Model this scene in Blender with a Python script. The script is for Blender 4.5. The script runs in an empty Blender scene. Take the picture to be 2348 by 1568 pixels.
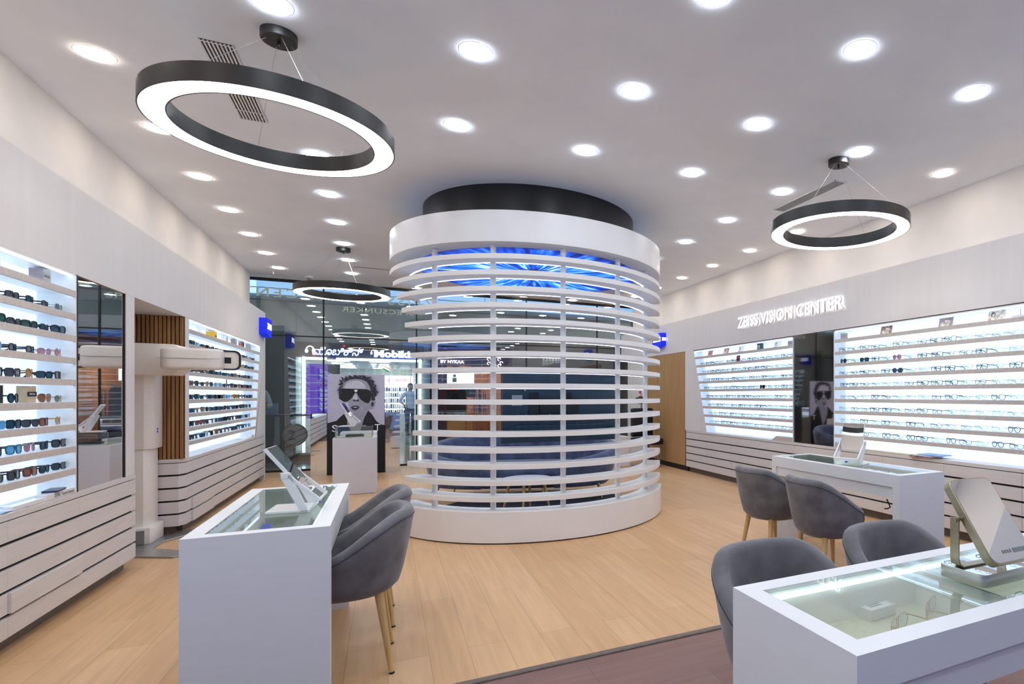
import bpy, bmesh, math, random
from mathutils import Vector, Matrix
random.seed(11)
sc = bpy.context.scene
COL = sc.collection
PI = math.pi
R = math.radians

# ------------------------------------------------------------------ camera, world, exposure
cam = bpy.data.cameras.new('camera')
cam.sensor_fit = 'HORIZONTAL'
cam.sensor_width = 36.0
cam.lens = 1291.0 / 2348.0 * 36.0
cam.shift_x = (1174.0 - 1564.0) / 2348.0
cam.shift_y = (906.0 - 784.0) / 2348.0
cam.clip_start = 0.02
cam.clip_end = 120
cam_o = bpy.data.objects.new('camera', cam)
cam_o.location = (0, 0, 1.35)
cam_o.rotation_euler = (R(90), 0, R(-27.568))
COL.objects.link(cam_o)
sc.camera = cam_o

world = bpy.data.worlds.new('world')
sc.world = world
world.use_nodes = True
wb = world.node_tree.nodes['Background']
wb.inputs[0].default_value = (0.62, 0.72, 0.85, 1)
wb.inputs[1].default_value = 0.35
sc.view_settings.view_transform = 'Standard'
sc.view_settings.look = 'None'
sc.view_settings.gamma = 1.0
sc.view_settings.use_curve_mapping = False
sc.view_settings.exposure = 1.13
cy = sc.cycles
cy.use_denoising = True
cy.max_bounces = 9
cy.diffuse_bounces = 5
cy.glossy_bounces = 4
cy.transmission_bounces = 6
cy.transparent_max_bounces = 24
cy.sample_clamp_indirect = 3.0
cy.adaptive_threshold = 0.03
cy.caustics_reflective = False
cy.caustics_refractive = False

# light strengths, all in one place
L_COOL, L_WARM, L_RING, L_PANEL, L_STRIP, L_DRUM, L_SIGN, L_MALL = 25.0, 17.0, 4.5, 0.42, 1.5, 2.0, 0.58, 6.0

# ------------------------------------------------------------------ materials
def lin(h):
    o = []
    for i in (0, 2, 4):
        c = int(h[i:i + 2], 16) / 255.0
        o.append(c / 12.92 if c <= 0.04045 else ((c + 0.055) / 1.055) ** 2.4)
    return o
MATS = {}
def nodes(name):
    m = bpy.data.materials.new(name)
    m.use_nodes = True
    nt = m.node_tree
    b = nt.nodes['Principled BSDF']
    MATS[name] = m
    return m, nt, b
def N(nt, kind, **kw):
    n = nt.nodes.new(kind)
    for k, v in kw.items():
        if k.startswith('i_'):
            n.inputs[k[2:].replace('_', ' ')].default_value = v
        else:
            setattr(n, k, v)
    return n
def coords(nt, scale=(1, 1, 1), rot=(0, 0, 0), out='Object'):
    tc = N(nt, 'ShaderNodeTexCoord')
    mp = N(nt, 'ShaderNodeMapping')
    mp.inputs['Scale'].default_value = scale
    mp.inputs['Rotation'].default_value = rot
    nt.links.new(tc.outputs[out], mp.inputs[0])
    return mp.outputs[0]
def ramp(nt, fac, stops):
    r = N(nt, 'ShaderNodeValToRGB')
    e = r.color_ramp.elements
    while len(e) < len(stops):
        e.new(0.5)
    for k, (p, c) in zip(e, stops):
        k.position = p
        k.color = tuple(c) + (1,) if len(c) == 3 else c
    nt.links.new(fac, r.inputs[0])
    return r.outputs[0]
def mat(name, col, rough=0.5, metal=0.0, var=0.04, scale=(30, 30, 30), bump=0.0, spec=0.5, sheen=0.0, detail=3.0):
    m, nt, b = nodes(name)
    c = lin(col)
    n = N(nt, 'ShaderNodeTexNoise')
    n.inputs['Scale'].default_value = 1.0
    n.inputs['Detail'].default_value = detail
    nt.links.new(coords(nt, scale), n.inputs['Vector'])
    lo = [max(0, x * (1 - var * 2.2)) for x in c]
    hi = [min(1, x * (1 + var * 2.2)) for x in c]
    nt.links.new(ramp(nt, n.outputs['Fac'], [(0.3, lo), (0.7, hi)]), b.inputs['Base Color'])
    b.inputs['Roughness'].default_value = rough
    b.inputs['Metallic'].default_value = metal
    b.inputs['Specular IOR Level'].default_value = spec
    if sheen:
        b.inputs['Sheen Weight'].default_value = sheen
        b.inputs['Sheen Roughness'].default_value = 0.4
    if bump:
        bp = N(nt, 'ShaderNodeBump')
        bp.inputs['Strength'].default_value = bump
        bp.inputs['Distance'].default_value = 0.002
        nt.links.new(n.outputs['Fac'], bp.inputs['Height'])
        nt.links.new(bp.outputs[0], b.inputs['Normal'])
    return m
def emit(name, rgb, strength, base='ffffff'):
    m, nt, b = nodes(name)
    b.inputs['Base Color'].default_value = (*lin(base), 1)
    b.inputs['Emission Color'].default_value = (*rgb, 1)
    b.inputs['Emission Strength'].default_value = strength
    b.inputs['Roughness'].default_value = 0.6
    return m
def clear(name, tint, refl=0.05, rough=0.0, fres=1.45):
    """thin glass: see-through with a fresnel reflection"""
    m, nt, b = nodes(name)
    nt.nodes.remove(b)
    out = nt.nodes['Material Output']
    tr = N(nt, 'ShaderNodeBsdfTransparent')
    tr.inputs[0].default_value = (*tint, 1)
    gl = N(nt, 'ShaderNodeBsdfGlossy')
    gl.inputs['Roughness'].default_value = rough
    fr = N(nt, 'ShaderNodeFresnel')
    ge = N(nt, 'ShaderNodeNewGeometry')
    mr = N(nt, 'ShaderNodeMapRange')          # same fresnel for both faces of the pane
    mr.inputs['To Min'].default_value = fres
    mr.inputs['To Max'].default_value = 1.0 / fres
    nt.links.new(ge.outputs['Backfacing'], mr.inputs[0])
    nt.links.new(mr.outputs[0], fr.inputs[0])
    ad = N(nt, 'ShaderNodeMath', operation='ADD', use_clamp=True)
    ad.inputs[1].default_value = refl
    nt.links.new(fr.outputs[0], ad.inputs[0])
    mx = N(nt, 'ShaderNodeMixShader')
    nt.links.new(ad.outputs[0], mx.inputs[0])
    nt.links.new(tr.outputs[0], mx.inputs[1])
    nt.links.new(gl.outputs[0], mx.inputs[2])
    nt.links.new(mx.outputs[0], out.inputs[0])
    return m
def planks(name, c1, c2, width, length, rough, along_y=True, grain=0.25):
    m, nt, b = nodes(name)
    v = coords(nt, (1, 1, 1), (0, 0, R(90) if along_y else 0))
    br = N(nt, 'ShaderNodeTexBrick')
    br.offset = 0.37
    br.inputs['Scale'].default_value = 1.0
    br.inputs['Brick Width'].default_value = length
    br.inputs['Row Height'].default_value = width
    br.inputs['Mortar Size'].default_value = 0.0012
    br.inputs['Mortar Smooth'].default_value = 0.3
    br.inputs['Bias'].default_value = 0.0
    br.inputs['Color1'].default_value = (*lin(c1), 1)
    br.inputs['Color2'].default_value = (*lin(c2), 1)
    br.inputs['Mortar'].default_value = (*[x * 0.55 for x in lin(c2)], 1)
    nt.links.new(v, br.inputs[0])
    n = N(nt, 'ShaderNodeTexNoise')
    n.inputs['Scale'].default_value = 1.0
    n.inputs['Detail'].default_value = 6.0
    n.inputs['Distortion'].default_value = 0.6
    nt.links.new(coords(nt, (26, 1.6, 1) if along_y else (1.6, 26, 1)), n.inputs['Vector'])
    g = ramp(nt, n.outputs['Fac'], [(0.25, (1 - grain,) * 3), (0.75, (1 + grain * 0.4,) * 3)])
    mx = N(nt, 'ShaderNodeMix', data_type='RGBA', blend_type='MULTIPLY')
    mx.inputs[0].default_value = 1.0
    nt.links.new(br.outputs[0], mx.inputs[6])
    nt.links.new(g, mx.inputs[7])
    nt.links.new(mx.outputs[2], b.inputs['Base Color'])
    b.inputs['Roughness'].default_value = rough
    bp = N(nt, 'ShaderNodeBump')
    bp.inputs['Strength'].default_value = 0.08
    bp.inputs['Distance'].default_value = 0.002
    nt.links.new(n.outputs['Fac'], bp.inputs['Height'])
    nt.links.new(bp.outputs[0], b.inputs['Normal'])
    return m
def timber(name, c1, c2, scale, rough=0.5, groove=0.0):
    m, nt, b = nodes(name)
    n = N(nt, 'ShaderNodeTexNoise')
    n.inputs['Scale'].default_value = 1.0
    n.inputs['Detail'].default_value = 5.0
    nt.links.new(coords(nt, scale), n.inputs['Vector'])
    c = ramp(nt, n.outputs['Fac'], [(0.3, lin(c1)), (0.7, lin(c2))])
    if groove:
        w = N(nt, 'ShaderNodeTexWave', wave_type='BANDS', bands_direction='Y')
        w.inputs['Scale'].default_value = groove
        nt.links.new(coords(nt), w.inputs[0])
        g = ramp(nt, w.outputs['Fac'], [(0.0, (0.62, 0.62, 0.62)), (0.25, (1, 1, 1))])
        mx = N(nt, 'ShaderNodeMix', data_type='RGBA', blend_type='MULTIPLY')
        mx.inputs[0].default_value = 1.0
        nt.links.new(c, mx.inputs[6])
        nt.links.new(g, mx.inputs[7])
        c = mx.outputs[2]
    nt.links.new(c, b.inputs['Base Color'])
    b.inputs['Roughness'].default_value = rough
    return m
M = MATS
planks('oak_floor', 'dcb388', 'd2a77a', 0.19, 1.35, 0.42, grain=0.16)
planks('brown_floor', '8a6a62', '80615a', 0.30, 1.4, 0.55, along_y=False, grain=0.2)
planks('mall_tile', '8f989c', '868f94', 0.6, 0.6, 0.12, grain=0.1)
mat('white_wall', 'e9e5e1', 0.75, var=0.012, scale=(4, 4, 4))
mat('ceiling_white_cool_lit', 'f1f6ff', 0.85, var=0.01, scale=(3, 3, 3))  # white paint tinted faintly blue to stand in for cool light
mat('blue_bounce_wall', '8fb4f2', 0.7, var=0.01)  # blue made up for the unseen back wall, to bounce cool light
mat('fascia_white', 'e2dedd', 0.6, var=0.008, scale=(14, 14, 1.2))
mat('white_lacquer', 'e8e6e6', 0.35, var=0.012, scale=(3, 3, 3))
mat('drawer_white', 'd8d3d1', 0.45, var=0.02, scale=(3, 3, 40))
mat('gap_black', '18130f', 0.6, var=0.1)
mat('plinth_brown', '6d6058', 0.5, var=0.06)
mat('shelf_beige', 'c9c0ba', 0.5, var=0.03)
mat('shelf_white', 'f2f4f6', 0.35, var=0.01)
mat('desk_white', 'e3e3e6', 0.4, var=0.006, scale=(6, 6, 60))
mat('desk_top', 'efebe6', 0.4, var=0.015)
mat('tray_green', 'd8d6ba', 0.55, var=0.03)
mat('tray_white', 'e6ebe9', 0.4, var=0.01)
mat('black_metal', '1f1e1e', 0.42, var=0.1)
mat('collar_black', '111114', 0.4, var=0.25, scale=(3, 3, 5))
mat('cable_grey', 'b9bcc0', 0.3, 0.8)
mat('velvet', '69676b', 0.85, var=0.17, scale=(7, 7, 7), bump=0.15, sheen=0.35, detail=7)
mat('velvet_dark', '34343e', 0.9, var=0.15, scale=(9, 9, 9), sheen=0.2)
mat('sofa_blue', '566079', 0.85, var=0.16, scale=(8, 8, 8), bump=0.15, sheen=0.45, detail=7)
timber('leg_wood', 'b8935c', 'd2b07a', (40, 40, 4), 0.45)
timber('slat_wood', '8a5f36', 'b08350', (30, 30, 2.2), 0.5)
timber('panel_wood', 'ab8150', 'c29a66', (6, 30, 1.5), 0.5, groove=9.0)
mat('slat_gap', '3a2412', 0.7, var=0.1)
mat('rug_dark', '292a30', 0.95, var=0.2, scale=(60, 60, 60), bump=0.4)
mat('silver_brushed', 'b9b6ac', 0.32, 0.9, var=0.05, scale=(4, 4, 90))
mat('gold_brushed', 'a59c84', 0.3, 0.9, var=0.05, scale=(4, 4, 60))
mat('machine_white', 'f0eae2', 0.4, var=0.01)
mat('machine_grey', '8b8886', 0.5, var=0.03)
mat('steel_plate', 'aaa8a6', 0.3, 0.6, var=0.03)
mat('rubber_black', '0d0d10', 0.5, var=0.1)
mat('brand_blue', '0a23d8', 0.35, var=0.02)
mat('print_white', 'f4f6fb', 0.5, var=0.01)
mat('print_grey', '6a6d70', 0.5, var=0.02)
mat('print_black', '101014', 0.5, var=0.05)
mat('print_red', 'c8322e', 0.5, var=0.05)
mat('print_lilac', 'b9b7cb', 0.45, var=0.02)
mat('print_skin', '9a98a8', 0.45, var=0.05)
mat('print_skin_light', 'c0bfcd', 0.45, var=0.05)
mat('print_hair', '2f2d3a', 0.5, var=0.3, scale=(60, 60, 12))
mat('box_grey', 'a9a6a4', 0.5, var=0.04)
mat('box_mauve', '9d8f95', 0.5, var=0.06)
mat('box_tan', 'c2a889', 0.5, var=0.05)
mat('box_yellow', 'f2b821', 0.45, var=0.04)
mat('paper_white', 'f0f1f4', 0.6, var=0.02)
mat('paper_blue', '9fb4d8', 0.6, var=0.15, scale=(9, 9, 9))
mat('photo_brown', '8c6a5c', 0.45, var=0.5, scale=(40, 40, 40))
mat('photo_red', 'a86a60', 0.45, var=0.5, scale=(45, 45, 45))
mat('photo_face', 'd8c0b4', 0.45, var=0.3, scale=(40, 40, 40))
mat('tv_back', '1a3346', 0.35, var=0.12, scale=(60, 2, 2))
mat('tv_dark', '0b151e', 0.4, var=0.1)
mat('sticker_grey', '8f9aa2', 0.5)
mat('skin', 'a9795c', 0.6, var=0.05)
mat('hair_black', '15110f', 0.7, var=0.2)
mat('shirt_white', 'd5d6da', 0.8, var=0.05)
mat('shirt_blue', '9fb0c6', 0.8, var=0.05)
mat('trouser_black', '121318', 0.8, var=0.1)
mat('trouser_navy', '1d2b40', 0.8, var=0.1)
mat('mall_grey', '868c90', 0.7, var=0.04, scale=(2, 2, 2))
mat('mall_ceiling', 'a3a9ac', 0.8, var=0.03, scale=(1, 1, 1))
mat('mall_dark', '3d3f42', 0.6, var=0.08, scale=(2, 2, 2))
mat('mall_brown', '564a44', 0.6, var=0.08, scale=(2, 2, 2))
mat('maroon', '5d2f36', 0.6, var=0.15, scale=(30, 2, 2))
mat('shop_white', 'e6e8e6', 0.5, var=0.02)
mat('shop_beige', 'c79a6a', 0.6, var=0.1, scale=(3, 3, 3))
mat('shop_orange', 'd08a4a', 0.6, var=0.1)
mat('wicker', 'e2bd85', 0.7, var=0.2, scale=(60, 60, 60))
mat('cap_red', 'c8402c', 0.7)
mat('cap_teal', '3e8088', 0.7)
mat('flag_green', '2f7d46', 0.7)
mat('acrylic', 'e6e4e4', 0.2, var=0.01)
mat('aluminium', '9c9fa3', 0.35, 0.7)
def diamonds(name, c1, c2):
    m, nt, b = nodes(name)
    ck = N(nt, 'ShaderNodeTexChecker')
    ck.inputs['Scale'].default_value = 4.5
    ck.inputs['Color1'].default_value = (*lin(c1), 1)
    ck.inputs['Color2'].default_value = (*lin(c2), 1)
    nt.links.new(coords(nt, (1.2, 0.001, 0.8), (0, R(45), 0)), ck.inputs[0])
    nt.links.new(ck.outputs[0], b.inputs['Base Color'])
    return m
diamonds('diamond_paper', 'c3c8bf', 'aeb4ac')
mm, nt, b = nodes('mirror')
b.inputs['Base Color'].default_value = (0.74, 0.75, 0.76, 1)
b.inputs['Metallic'].default_value = 1.0
b.inputs['Roughness'].default_value = 0.012
mm, nt, b = nodes('mirror_smoked')
b.inputs['Base Color'].default_value = (0.46, 0.44, 0.42, 1)
b.inputs['Metallic'].default_value = 1.0
b.inputs['Roughness'].default_value = 0.03
clear('window_glass', (0.80, 0.86, 0.87), 0.10, fres=1.5)
clear('table_glass', (0.95, 0.98, 0.968), 0.06, fres=1.5)
clear('case_glass', (0.93, 0.96, 0.95), 0.03)
clear('lens_clear', (0.93, 0.96, 0.98), 0.02)
emit('light_cool', (0.80, 0.895, 1.0), L_COOL)
emit('light_warm', (1.0, 0.87, 0.74), L_WARM)
emit('light_ring', (1.0, 0.91, 0.80), L_RING)
emit('light_strip', (0.60, 0.80, 1.0), L_STRIP)
emit('light_drum', (0.80, 0.90, 1.0), L_DRUM)
emit('light_desk', (0.80, 0.97, 1.0), 1.15)
emit('light_sign', (0.90, 0.95, 1.0), L_SIGN)
emit('light_mall', (0.95, 0.98, 1.0), L_MALL)
emit('light_mall_warm', (1.0, 0.72, 0.42), L_MALL)
emit('light_led_white', (0.80, 0.97, 1.0), 2.2)
emit('light_purple', (0.20, 0.06, 0.75), 0.34, '2a1470')
emit('light_blue_cove', (0.28, 0.50, 0.85), 0.75)
emit('light_sign_white', (0.95, 0.98, 1.0), 1.5)
emit('light_sign_blue', (0.01, 0.08, 0.75), 0.45, '0a2a90')
emit('light_sign_red', (1.0, 0.05, 0.06), 0.45, 'c02020')
emit('light_green', (0.05, 0.75, 0.25), 0.8)
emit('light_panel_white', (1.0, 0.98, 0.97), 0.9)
emit('light_letters', (0.85, 0.85, 0.62), 0.16, 'd8d6c4')
emit('light_brand_blue', (0.005, 0.02, 0.85), 0.22, '0a23d8')
# lit back panel of the displays
mm, nt, b = nodes('light_panel')
b.inputs['Base Color'].default_value = (0.85, 0.88, 0.92, 1)
b.inputs['Roughness'].default_value = 0.35
b.inputs['Emission Color'].default_value = (0.58, 0.77, 1.0, 1)
b.inputs['Emission Strength'].default_value = L_PANEL
# backlit blue iris picture
mm, nt, b = nodes('light_iris')
v = coords(nt, (0.82, 0.82, 1))
sep = N(nt, 'ShaderNodeSeparateXYZ')
nt.links.new(v, sep.inputs[0])
ln = N(nt, 'ShaderNodeVectorMath', operation='LENGTH')
fl = N(nt, 'ShaderNodeCombineXYZ')
nt.links.new(sep.outputs[0], fl.inputs[0])
nt.links.new(sep.outputs[1], fl.inputs[1])
nt.links.new(fl.outputs[0], ln.inputs[0])
nrm = N(nt, 'ShaderNodeVectorMath', operation='NORMALIZE')
nt.links.new(fl.outputs[0], nrm.inputs[0])
scl = N(nt, 'ShaderNodeVectorMath', operation='SCALE')
scl.inputs['Scale'].default_value = 9.0
nt.links.new(nrm.outputs[0], scl.inputs[0])
cmb = N(nt, 'ShaderNodeVectorMath', operation='ADD')
rz = N(nt, 'ShaderNodeCombineXYZ')
mlt = N(nt, 'ShaderNodeMath', operation='MULTIPLY')
mlt.inputs[1].default_value = 2.2
nt.links.new(ln.outputs['Value'], mlt.inputs[0])
nt.links.new(mlt.outputs[0], rz.inputs[2])
nt.links.new(scl.outputs[0], cmb.inputs[0])
nt.links.new(rz.outputs[0], cmb.inputs[1])
ns = N(nt, 'ShaderNodeTexNoise')
ns.inputs['Scale'].default_value = 1.3
ns.inputs['Detail'].default_value = 5
nt.links.new(cmb.outputs[0], ns.inputs['Vector'])
streak = ramp(nt, ns.outputs['Fac'], [(0.36, (0.0, 0.015, 0.16)), (0.47, (0.0, 0.09, 0.55)), (0.57, (0.06, 0.32, 0.85)), (0.68, (0.75, 0.85, 0.95))])
rad = ramp(nt, ln.outputs['Value'], [(0.0, (0, 0, 0)), (0.20, (0.0, 0.0, 0.02)), (0.26, (0.5, 0.65, 0.9)), (0.62, (1, 1, 1)), (0.9, (0.45, 0.55, 0.9)), (1.0, (0.05, 0.08, 0.25))])
mp = N(nt, 'ShaderNodeMix', data_type='RGBA', blend_type='MULTIPLY')
mp.inputs[0].default_value = 1.0
nt.links.new(streak, mp.inputs[6])
nt.links.new(rad, mp.inputs[7])
b.inputs['Base Color'].default_value = (0.02, 0.03, 0.06, 1)
nt.links.new(mp.outputs[2], b.inputs['Emission Color'])
b.inputs['Emission Strength'].default_value = 1.0
LENS = {}
for nm, c, rr in (('blue', '1f4a63', 0.1), ('black', '0c0f14', 0.08), ('grey', '454b55', 0.1), ('green', '1e4a4a', 0.1),
                  ('pink', 'b07a90', 0.12), ('magenta', 'a03a80', 0.12), ('brown', '8a5f50', 0.12), ('amber', 'a8702e', 0.12), ('sky', '5aa6d8', 0.12)):
    LENS[nm] = mat('lens_' + nm, c, rr, var=0.12, scale=(8, 8, 25))
FRAME = {}
for nm, c, me in (('black', '14161c', 0), ('navy', '1c2c44', 0), ('brown', '5a342c', 0), ('silver', 'a8aeb4', 0.8), ('gold', 'b89a62', 0.8), ('clear', 'b9cad6', 0), ('teal', '24505c', 0)):
    FRAME[nm] = mat('frame_' + nm, c, 0.3, me, var=0.05)

# ------------------------------------------------------------------ mesh building
class MB:
    def __init__(s):
        s.v, s.f, s.m = [], [], []
    def add(s, vs, fs, mi=0):
        b = len(s.v)
        s.v += [Vector(p) for p in vs]
        s.f += [[b + i for i in f] for f in fs]
        s.m += [mi] * len(fs)
        return s
    def box(s, x0, x1, y0, y1, z0, z1, mi=0):
        p = [(x, y, z) for z in (z0, z1) for y in (y0, y1) for x in (x0, x1)]
        return s.add(p, [(0, 2, 3, 1), (4, 5, 7, 6), (0, 1, 5, 4), (2, 6, 7, 3), (0, 4, 6, 2), (1, 3, 7, 5)], mi)
    def prism(s, pts, a0, a1, axis='z', mi=0):
        """closed 2-D outline pushed along an axis; for x: (y,z), for y: (x,z), for z: (x,y)"""
        def P(p, a):
            return {'x': (a, p[0], p[1]), 'y': (p[0], a, p[1]), 'z': (p[0], p[1], a)}[axis]
        n = len(pts)
        vs = [P(p, a0) for p in pts] + [P(p, a1) for p in pts]
        fs = [list(range(n)), list(range(2 * n - 1, n - 1, -1))]
        fs += [(i, (i + 1) % n, n + (i + 1) % n, n + i) for i in range(n)]
        return s.add(vs, fs, mi)
    def cyl(s, p0, p1, r0, r1=None, n=16, mi=0, cap=True):
        r1 = r0 if r1 is None else r1
        p0, p1 = Vector(p0), Vector(p1)
        d = (p1 - p0).normalized()
        u = d.orthogonal().normalized()
        w = d.cross(u)
        vs = []
        for p, r in ((p0, r0), (p1, r1)):
            vs += [p + (u * math.cos(2 * PI * i / n) + w * math.sin(2 * PI * i / n)) * r for i in range(n)]
        fs = [(i, (i + 1) % n, n + (i + 1) % n, n + i) for i in range(n)]
        if cap:
            fs += [list(range(n)), list(range(n, 2 * n))]
        return s.add(vs, fs, mi)
    def lathe(s, prof, n=32, c=(0, 0, 0), mi=0, a0=0.0, a1=2 * PI, loop=False):
        """profile [(r,z)] turned about the vertical through c"""
        full = abs(a1 - a0 - 2 * PI) < 1e-6
        k = n if full else n + 1
        vs = []
        for i in range(k):
            a = a0 + (a1 - a0) * i / n
            vs += [(c[0] + r * math.cos(a), c[1] + r * math.sin(a), c[2] + z) for r, z in prof]
        q = len(prof)
        fs = []
        for i in range(n):
            i2 = (i + 1) % k
            for j in range(q if loop else q - 1):
                j2 = (j + 1) % q
                fs.append((i * q + j, i2 * q + j, i2 * q + j2, i * q + j2))
        if loop and not full:
            fs += [list(range(q)), list(range((k - 1) * q, k * q))]
        return s.add(vs, fs, mi)
    def arc(s, c, r0, r1, z0, z1, a0=0.0, a1=2 * PI, n=64, mi=0):
        return s.lathe([(r0, z0), (r1, z0), (r1, z1), (r0, z1)], n, c, mi, a0, a1, True)
    def disc(s, c, r, z, n=32, mi=0):
        return s.add([(c[0] + r * math.cos(2 * PI * i / n), c[1] + r * math.sin(2 * PI * i / n), z) for i in range(n)], [list(range(n))], mi)
    def sweep(s, pts, r, n=6, closed=False, mi=0, flat=None):
        """tube along a path; flat=(a,b) gives an elliptical section, a in-plane sideways and b along the binormal"""
        pts = [Vector(p) for p in pts]
        k = len(pts)
        vs = []
        up = None
        for i, p in enumerate(pts):
            if closed:
                t = (pts[(i + 1) % k] - pts[i - 1])
            else:
                t = pts[min(i + 1, k - 1)] - pts[max(i - 1, 0)]
            t = t.normalized()
            if up is None:
                up = t.orthogonal().normalized() if flat is None else flat[2].normalized()
            u = (up - t * up.dot(t))
            u = u.normalized() if u.length > 1e-6 else t.orthogonal().normalized()
            up = u if flat is None else up
            w = t.cross(u)
            ra, rb = (r, r) if flat is None else flat[:2]
            vs += [p + u * math.cos(2 * PI * j / n + PI / n) * ra + w * math.sin(2 * PI * j / n + PI / n) * rb for j in range(n)]
        fs = []
        for i in range(k if closed else k - 1):
            i2 = (i + 1) % k
            fs += [(i * n + j, i * n + (j + 1) % n, i2 * n + (j + 1) % n, i2 * n + j) for j in range(n)]
        if not closed:
            fs += [list(range(n)), list(range((k - 1) * n, k * n))]
        return s.add(vs, fs, mi)
    def grid(s, fn, nu, nv, mi=0, closeu=False):
        vs = [fn(i / nu, j / nv) for i in range(nu if closeu else nu + 1) for j in range(nv + 1)]
        ku = nu if closeu else nu + 1
        fs = []
        for i in range(nu):
            i2 = (i + 1) % ku
            fs += [(i * (nv + 1) + j, i2 * (nv + 1) + j, i2 * (nv + 1) + j + 1, i * (nv + 1) + j + 1) for j in range(nv)]
        return s.add(vs, fs, mi)
    def blob(s, c, r, n=12, mi=0):
        """ellipsoid with radii r"""
        return s.grid(lambda u, v: (c[0] + r[0] * math.cos(2 * PI * u) * math.sin(PI * v), c[1] + r[1] * math.sin(2 * PI * u) * math.sin(PI * v), c[2] - r[2] * math.cos(PI * v)), n, n, mi, True)
    def xf(s, mtx):
        s.v = [mtx @ p for p in s.v]
        return s
    def join(s, o, mtx=None, mi=None):
        b = len(s.v)
        s.v += [mtx @ p for p in o.v] if mtx else [p.copy() for p in o.v]
        s.f += [[b + i for i in f] for f in o.f]
        s.m += o.m if mi is None else [mi] * len(o.f)
        return s
    def mesh(s, name, mats, bevel=0.0, seg=2, smooth=0, off=None):
        me = bpy.data.meshes.new(name)
        vs = [p - off for p in s.v] if off else s.v
        me.from_pydata(vs, [], s.f)
        for m in (mats if isinstance(mats, (list, tuple)) else [mats]):
            me.materials.append(M[m] if isinstance(m, str) else m)
        me.polygons.foreach_set('material_index', s.m)
        bm = bmesh.new()
        bm.from_mesh(me)
        bmesh.ops.remove_doubles(bm, verts=bm.verts, dist=1e-6)
        bmesh.ops.recalc_face_normals(bm, faces=bm.faces)
        if bevel:
            es = [e for e in bm.edges if len(e.link_faces) == 2 and e.calc_face_angle(0) > R(25)]
            bmesh.ops.bevel(bm, geom=es, offset=bevel, segments=seg, profile=0.5, affect='EDGES', clamp_overlap=True)
        bm.to_mesh(me)
        bm.free()
        if smooth:
            me.polygons.foreach_set('use_smooth', [True] * len(me.polygons))
            me.set_sharp_from_angle(angle=R(smooth))
        me.update()
        return me
    def build(s, name, mats, parent=None, bevel=0.0, seg=2, smooth=0, label=None):
        root = parent
        while root is not None and root.parent is not None:
            root = root.parent
        off = Vector(root.location) if root is not None else None
        return link(name, s.mesh(name, mats, bevel, seg, smooth, off), parent, label)
def link(name, me, parent=None, label=None):
    o = bpy.data.objects.new(name, me)
    COL.objects.link(o)
    o.parent = parent
    if label:
        o['label'] = label
    return o
def tag(o, label, cat, group=None):
    o['label'] = label
    o['category'] = cat
    if group:
        o['group'] = group
    return o
def thing(name, label, cat, loc=(0, 0, 0), group=None):
    o = bpy.data.objects.new(name, None)
    o.empty_display_size = 0.05
    o.location = loc
    COL.objects.link(o)
    return tag(o, label, cat, group)
def struct(o):
    o['kind'] = 'structure'
    return o
KIDS = {}
def kids(o):
    if o.name not in KIDS:
        KIDS[o.name] = [c for c in bpy.data.objects if c.parent == o]
    return KIDS[o.name]
def copy_tree(o, parent=None):
    c = o.copy()
    COL.objects.link(c)
    if parent is not None:
        c.parent = parent
    for ch in kids(o):
        copy_tree(ch, c)
    return c
def dup(o, label, loc=None, rz=0.0, group=None):
    c = copy_tree(o)
    c['label'] = label
    if group:
        c['group'] = group
    if loc:
        c.location = loc
    c.rotation_euler = (0, 0, rz)
    return c
def frame(org, right, up):
    r, u = Vector(right).normalized(), Vector(up).normalized()
    n = r.cross(u)
    m = Matrix((r, u, n)).transposed().to_4x4()
    m.translation = Vector(org)
    return m
# lettering: all text curves are made once, up front
TXT = {}
def want(key, body, bold=0.0, extrude=0.0, shear=0.0, space=1.0):
    c = bpy.data.curves.new('txt', 'FONT')
    c.body = body
    c.size = 1.0
    c.offset = bold
    c.extrude = extrude
    c.shear = shear
    c.space_character = space
    c.align_x = 'CENTER'
    c.align_y = 'CENTER'
    c.resolution_u = 3
    o = bpy.data.objects.new('txt', c)
    COL.objects.link(o)
    TXT[key] = o
want('zvc', 'ZEISS VISION CENTER', 0.022, 0.05, 0, 1.0)
want('zvc_back', 'ZEISS VISION CENTER', 0.0, 0.06, 0, 1.35)
want('zeiss', 'ZEISS', 0.03, 0.02)
want('specs', 'SPECSUNKER', 0.0, 0.05, 0, 1.1)
want('mobi', 'Mobikin', 0.05, 0.03)
want('mobi_halo', 'Mobikin', 0.085, 0.02)
want('kannada', '\u0caeೊಬಿಕಿನ್', 0.012, 0.03, 0.3)
want('kannada_halo', '\u0caeೊಬಿಕಿನ್', 0.04, 0.02, 0.3)
want('chargers', 'CHARGERS', 0.01, 0.01)
want('tch', 'WATCH', 0.01, 0.01)
want('nykaa', 'BY NYKAA', 0.04, 0.05)
want('fifty', '50%', 0.01, 0.01)
want('tinted', 'ZEISS Tinted lenses', 0.0, 0.004)
want('S', 'S', 0.0, 0.004)
want('T', 'T', 0.0, 0.004)
want('exit', 'EXIT', 0.02, 0.01)
want('two', '2', 0.02, 0.01)
want('emporio', 'EMPORIO', 0.01, 0.004)
want('carrera', 'CARRERA', 0.01, 0.004)
bpy.context.view_layer.update()
dg = bpy.context.evaluated_depsgraph_get()
for k in list(TXT):
    o = TXT[k]
    TXT[k] = bpy.data.meshes.new_from_object(o.evaluated_get(dg))
    c = o.data
    bpy.data.objects.remove(o)
    bpy.data.curves.remove(c)
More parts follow.
